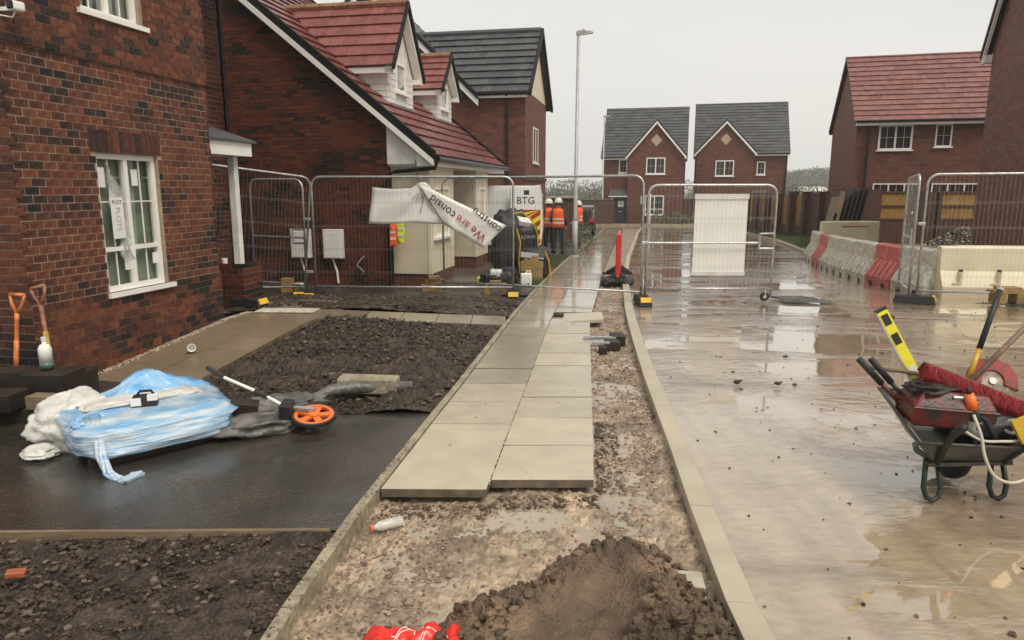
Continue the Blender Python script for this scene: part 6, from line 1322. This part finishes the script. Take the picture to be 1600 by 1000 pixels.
fk_, Lf_ = bar('tool_shaft', 'black and yellow shaft standing up behind the red broom', 'tool', (2.74, 4.05, .58), (2.98, 4.22, 1.1), 0, 0, 'ink'); MB().tube([(0, 0, 0), (.2, 0, 0)], .015, 10).build('yellow_shaft', 'yellow2', fk_, smooth=True); MB().tube([(.2, 0, 0), (Lf_, 0, 0)], [.017, .016], 10).build('black_sleeve', 'rubber', fk_, smooth=True); MB().lathe([(0, 0), (.02, .003), (.02, .02), (0, .03)], (0, 0, 0), 10, mtx=Matrix.Rotation(R(90), 3, 'Y')).build('end_cap', 'greyink', fk_).location = (Lf_-.01, 0, 0)
wp, Lw = bar('wooden_shaft', 'thin wooden shaft poking out left under the upright level', 'tool', (2.17, 4.15, .63), (2.5, 4.1, .6), 0, 0, 'wood'); MB().tube([(0, 0, 0), (Lw, 0, 0)], .012, 8).build('shaft', 'wood', wp, smooth=True)
lp = thing('bolt_croppers', 'black handled croppers leaning over the left rim of the barrow', 'croppers')
for dy_, dz_ in ((0, 0), (.07, .012)):
    a, b = Vector((2.02+dy_, 3.95, .73+dz_*0-.2*dy_*0)), Vector((2.3+dy_*.6, 3.93, .44+dz_)); MB().tube([a, a.lerp(b, .5)], .019, 8).build('grip', 'rubber', lp, smooth=True); MB().tube([a.lerp(b, .45), b], .013, 8).build('arm', 'rubber' if dy_ else 'dirtyred', lp, smooth=True)
MB().obox((2.3, 3.93, .46), (.09, .03, .03), (0, R(48), 0)).build('jaw', 'steel', lp, bevel=.006)
rbx = thing('petrol_machine', 'mud stained red and black machine casing lying in the barrow', 'machine', (2.46, 3.82, .40), R(-8))
MB().add([(-.2, -.12, 0), (.22, -.12, -.02), (.22, .14, 0), (-.2, .14, 0), (-.21, -.13, .11), (.23, -.13, .09), (.23, .15, .1), (-.21, .15, .12), (-.13, -.07, .2), (.2, -.08, .17), (.19, .1, .17), (-.13, .1, .2)], [(3, 2, 1, 0), (0, 1, 5, 4), (1, 2, 6, 5), (2, 3, 7, 6), (3, 0, 4, 7), (4, 5, 9, 8), (5, 6, 10, 9), (6, 7, 11, 10), (7, 4, 8, 11), (8, 9, 10, 11)]).build('casing', 'dirtyred', rbx, bevel=.012)
MB().box(-.215, .235, -.14, .15, .1, .112).build('seam_strip', 'pale', rbx) if 0 else MB().tube([(-.21, -.133, .11), (.0, -.136, .1), (.23, -.133, .09)], .006, 6).build('seam_strip', 'dirtyred', rbx)
MB().obox((.06, -.09, .16), (.12, .02, .03), (.5, 0, 0)).build('chrome_latch', 'steel', rbx, bevel=.006); soft('rag', rbx, 'woodd', (-.06, .02, .19), (.26, .2, .07), 51, .2, amp=.4, zpow=.8)
sw_ = thing('cutoff_saw', 'red and white cut off saw guard lying behind the broom', 'saw', (3.0, 4.22, .52), rot=(R(62), R(12), R(-14))); sw_.scale = (.72, .72, .72)
MB().lathe([(0, -.015), (.14, -.015), (.15, 0), (.14, .015), (0, .015)], (0, 0, 0), 28).build('blade_disc', mat('dusty_disc', (.5, .44, .36), .6, var=.5, vs=14, col2=(.2, .16, .12)), sw_)
gd = MB(); V = []; n = 22
for i in range(n+1):
    a = R(-10)+R(215)*i/n; c, s_ = math.cos(a), math.sin(a); q = .20 if i % 7 else .215; V += [(.09*c, .09*s_, -.03), (q*c, q*s_, -.03), (q*c, q*s_, .03), (.09*c, .09*s_, .03)]
gd.add(V, [(i*4+k, (i+1)*4+k, (i+1)*4+(k+1) % 4, i*4+(k+1) % 4) for i in range(n) for k in range(4)]+[(0, 1, 2, 3), (n*4+3, n*4+2, n*4+1, n*4)]).build('guard', mat('muddy_red_guard', (.4, .02, .018), .4, var=.5, col2=(.14, .03, .022), vs=16, detail=7), sw_, bevel=.006)
MB().box(-.12, .05, -.3, -.12, -.07, .07).build('engine', 'redp', sw_, bevel=.02); MB().box(.0, .12, -.2, -.14, .03, .05).build('yellow_label', 'yellow', sw_); MB().lathe([(0, -.02), (.03, -.02), (.03, .02), (0, .02)], (0, 0, .01), 14).build('flange', 'steel', sw_)
gn = thing('sealant_gun', 'black tool with an orange nozzle leaning in front of the broom', 'tool', (2.57, 3.68, .4), rot=(R(-8), R(-14), 0))
MB().lathe([(0, .0), (.028, .0), (.03, .1), (.026, .11)], (0, 0, 0), 12).build('body', 'ink', gn, smooth=True); MB().lathe([(.032, .11), (.024, .2), (0, .2)], (0, 0, 0), 12).build('orange_nozzle', 'orangep', gn, smooth=True); MB().lathe([(0, .2), (.014, .2), (.012, .235), (0, .24)], (0, 0, 0), 10).build('tip', 'ink', gn, smooth=True); MB().tube([(0, 0, .1), (.05, -.01, .04), (.08, -.01, -.06), (.06, 0, -.1)], .016, 8).build('handle', 'ink', gn, smooth=True)
hs_ = thing('hose', 'pale hose looping down over the near rim of the wheelbarrow', 'hose')
cp_ = [(2.5, 3.62, .5), (2.515, 3.56, .4), (2.52, 3.52, .3), (2.57, 3.5, .2), (2.66, 3.49, .165), (2.76, 3.5, .2), (2.82, 3.54, .28), (2.8, 3.62, .34), (2.68, 3.6, .355), (2.55, 3.6, .36), (2.48, 3.66, .4)]
def smooth_path(P, k=6):
    out = []; P = [Vector(p) for p in P]
    for i in range(len(P)-1):
        p0, p1, p2, p3 = P[max(i-1, 0)], P[i], P[i+1], P[min(i+2, len(P)-1)]
        for j in range(k): t = j/k; out.append(.5*((2*p1)+(p2-p0)*t+(2*p0-5*p1+4*p2-p3)*t*t+(3*p1-3*p2+p3-p0)*t**3))
    return out+[P[-1]]
MB().tube(smooth_path(cp_), .0085, 8).build('hose_tube', 'pale', hs_, smooth=True)
dg = thing('debris_load', 'black tubs and tangled grey cable ends at the right of the barrow load', 'clutter', (2.72, 3.82, .36))
soft('black_tub', dg, 'rubber', (0, 0, .03), (.34, .3, .16), 61, 0, amp=.2); MB().tube(smooth_path([(-.02, -.1, .05), (.05, -.14, .09), (.1, -.13, .05), (.03, -.16, .02), (-.03, -.14, .06)]), .01, 6).build('cable', 'greyink', dg, smooth=True); MB().lathe([(0, 0), (.04, 0), (.045, .08), (.03, .085)], (-.16, -.12, .0), 12).build('metal_cup', 'steel', dg)

hb = MB().box(-420, 520, -25, 720, -2.6, 60).build('haze', 'white'); hb.data.materials.clear(); hm = bpy.data.materials.new('haze_air'); hm.use_nodes = True; hn = hm.node_tree; hn.nodes.clear()
ho = hn.nodes.new('ShaderNodeOutputMaterial'); hv = hn.nodes.new('ShaderNodeVolumePrincipled'); hv.inputs['Color'].default_value = (1, 1, 1, 1); hv.inputs['Density'].default_value = .0009; hv.inputs['Anisotropy'].default_value = .2
hn.links.new(hv.outputs[0], ho.inputs['Volume']); hb.data.materials.append(hm); hb['kind'] = 'stuff'
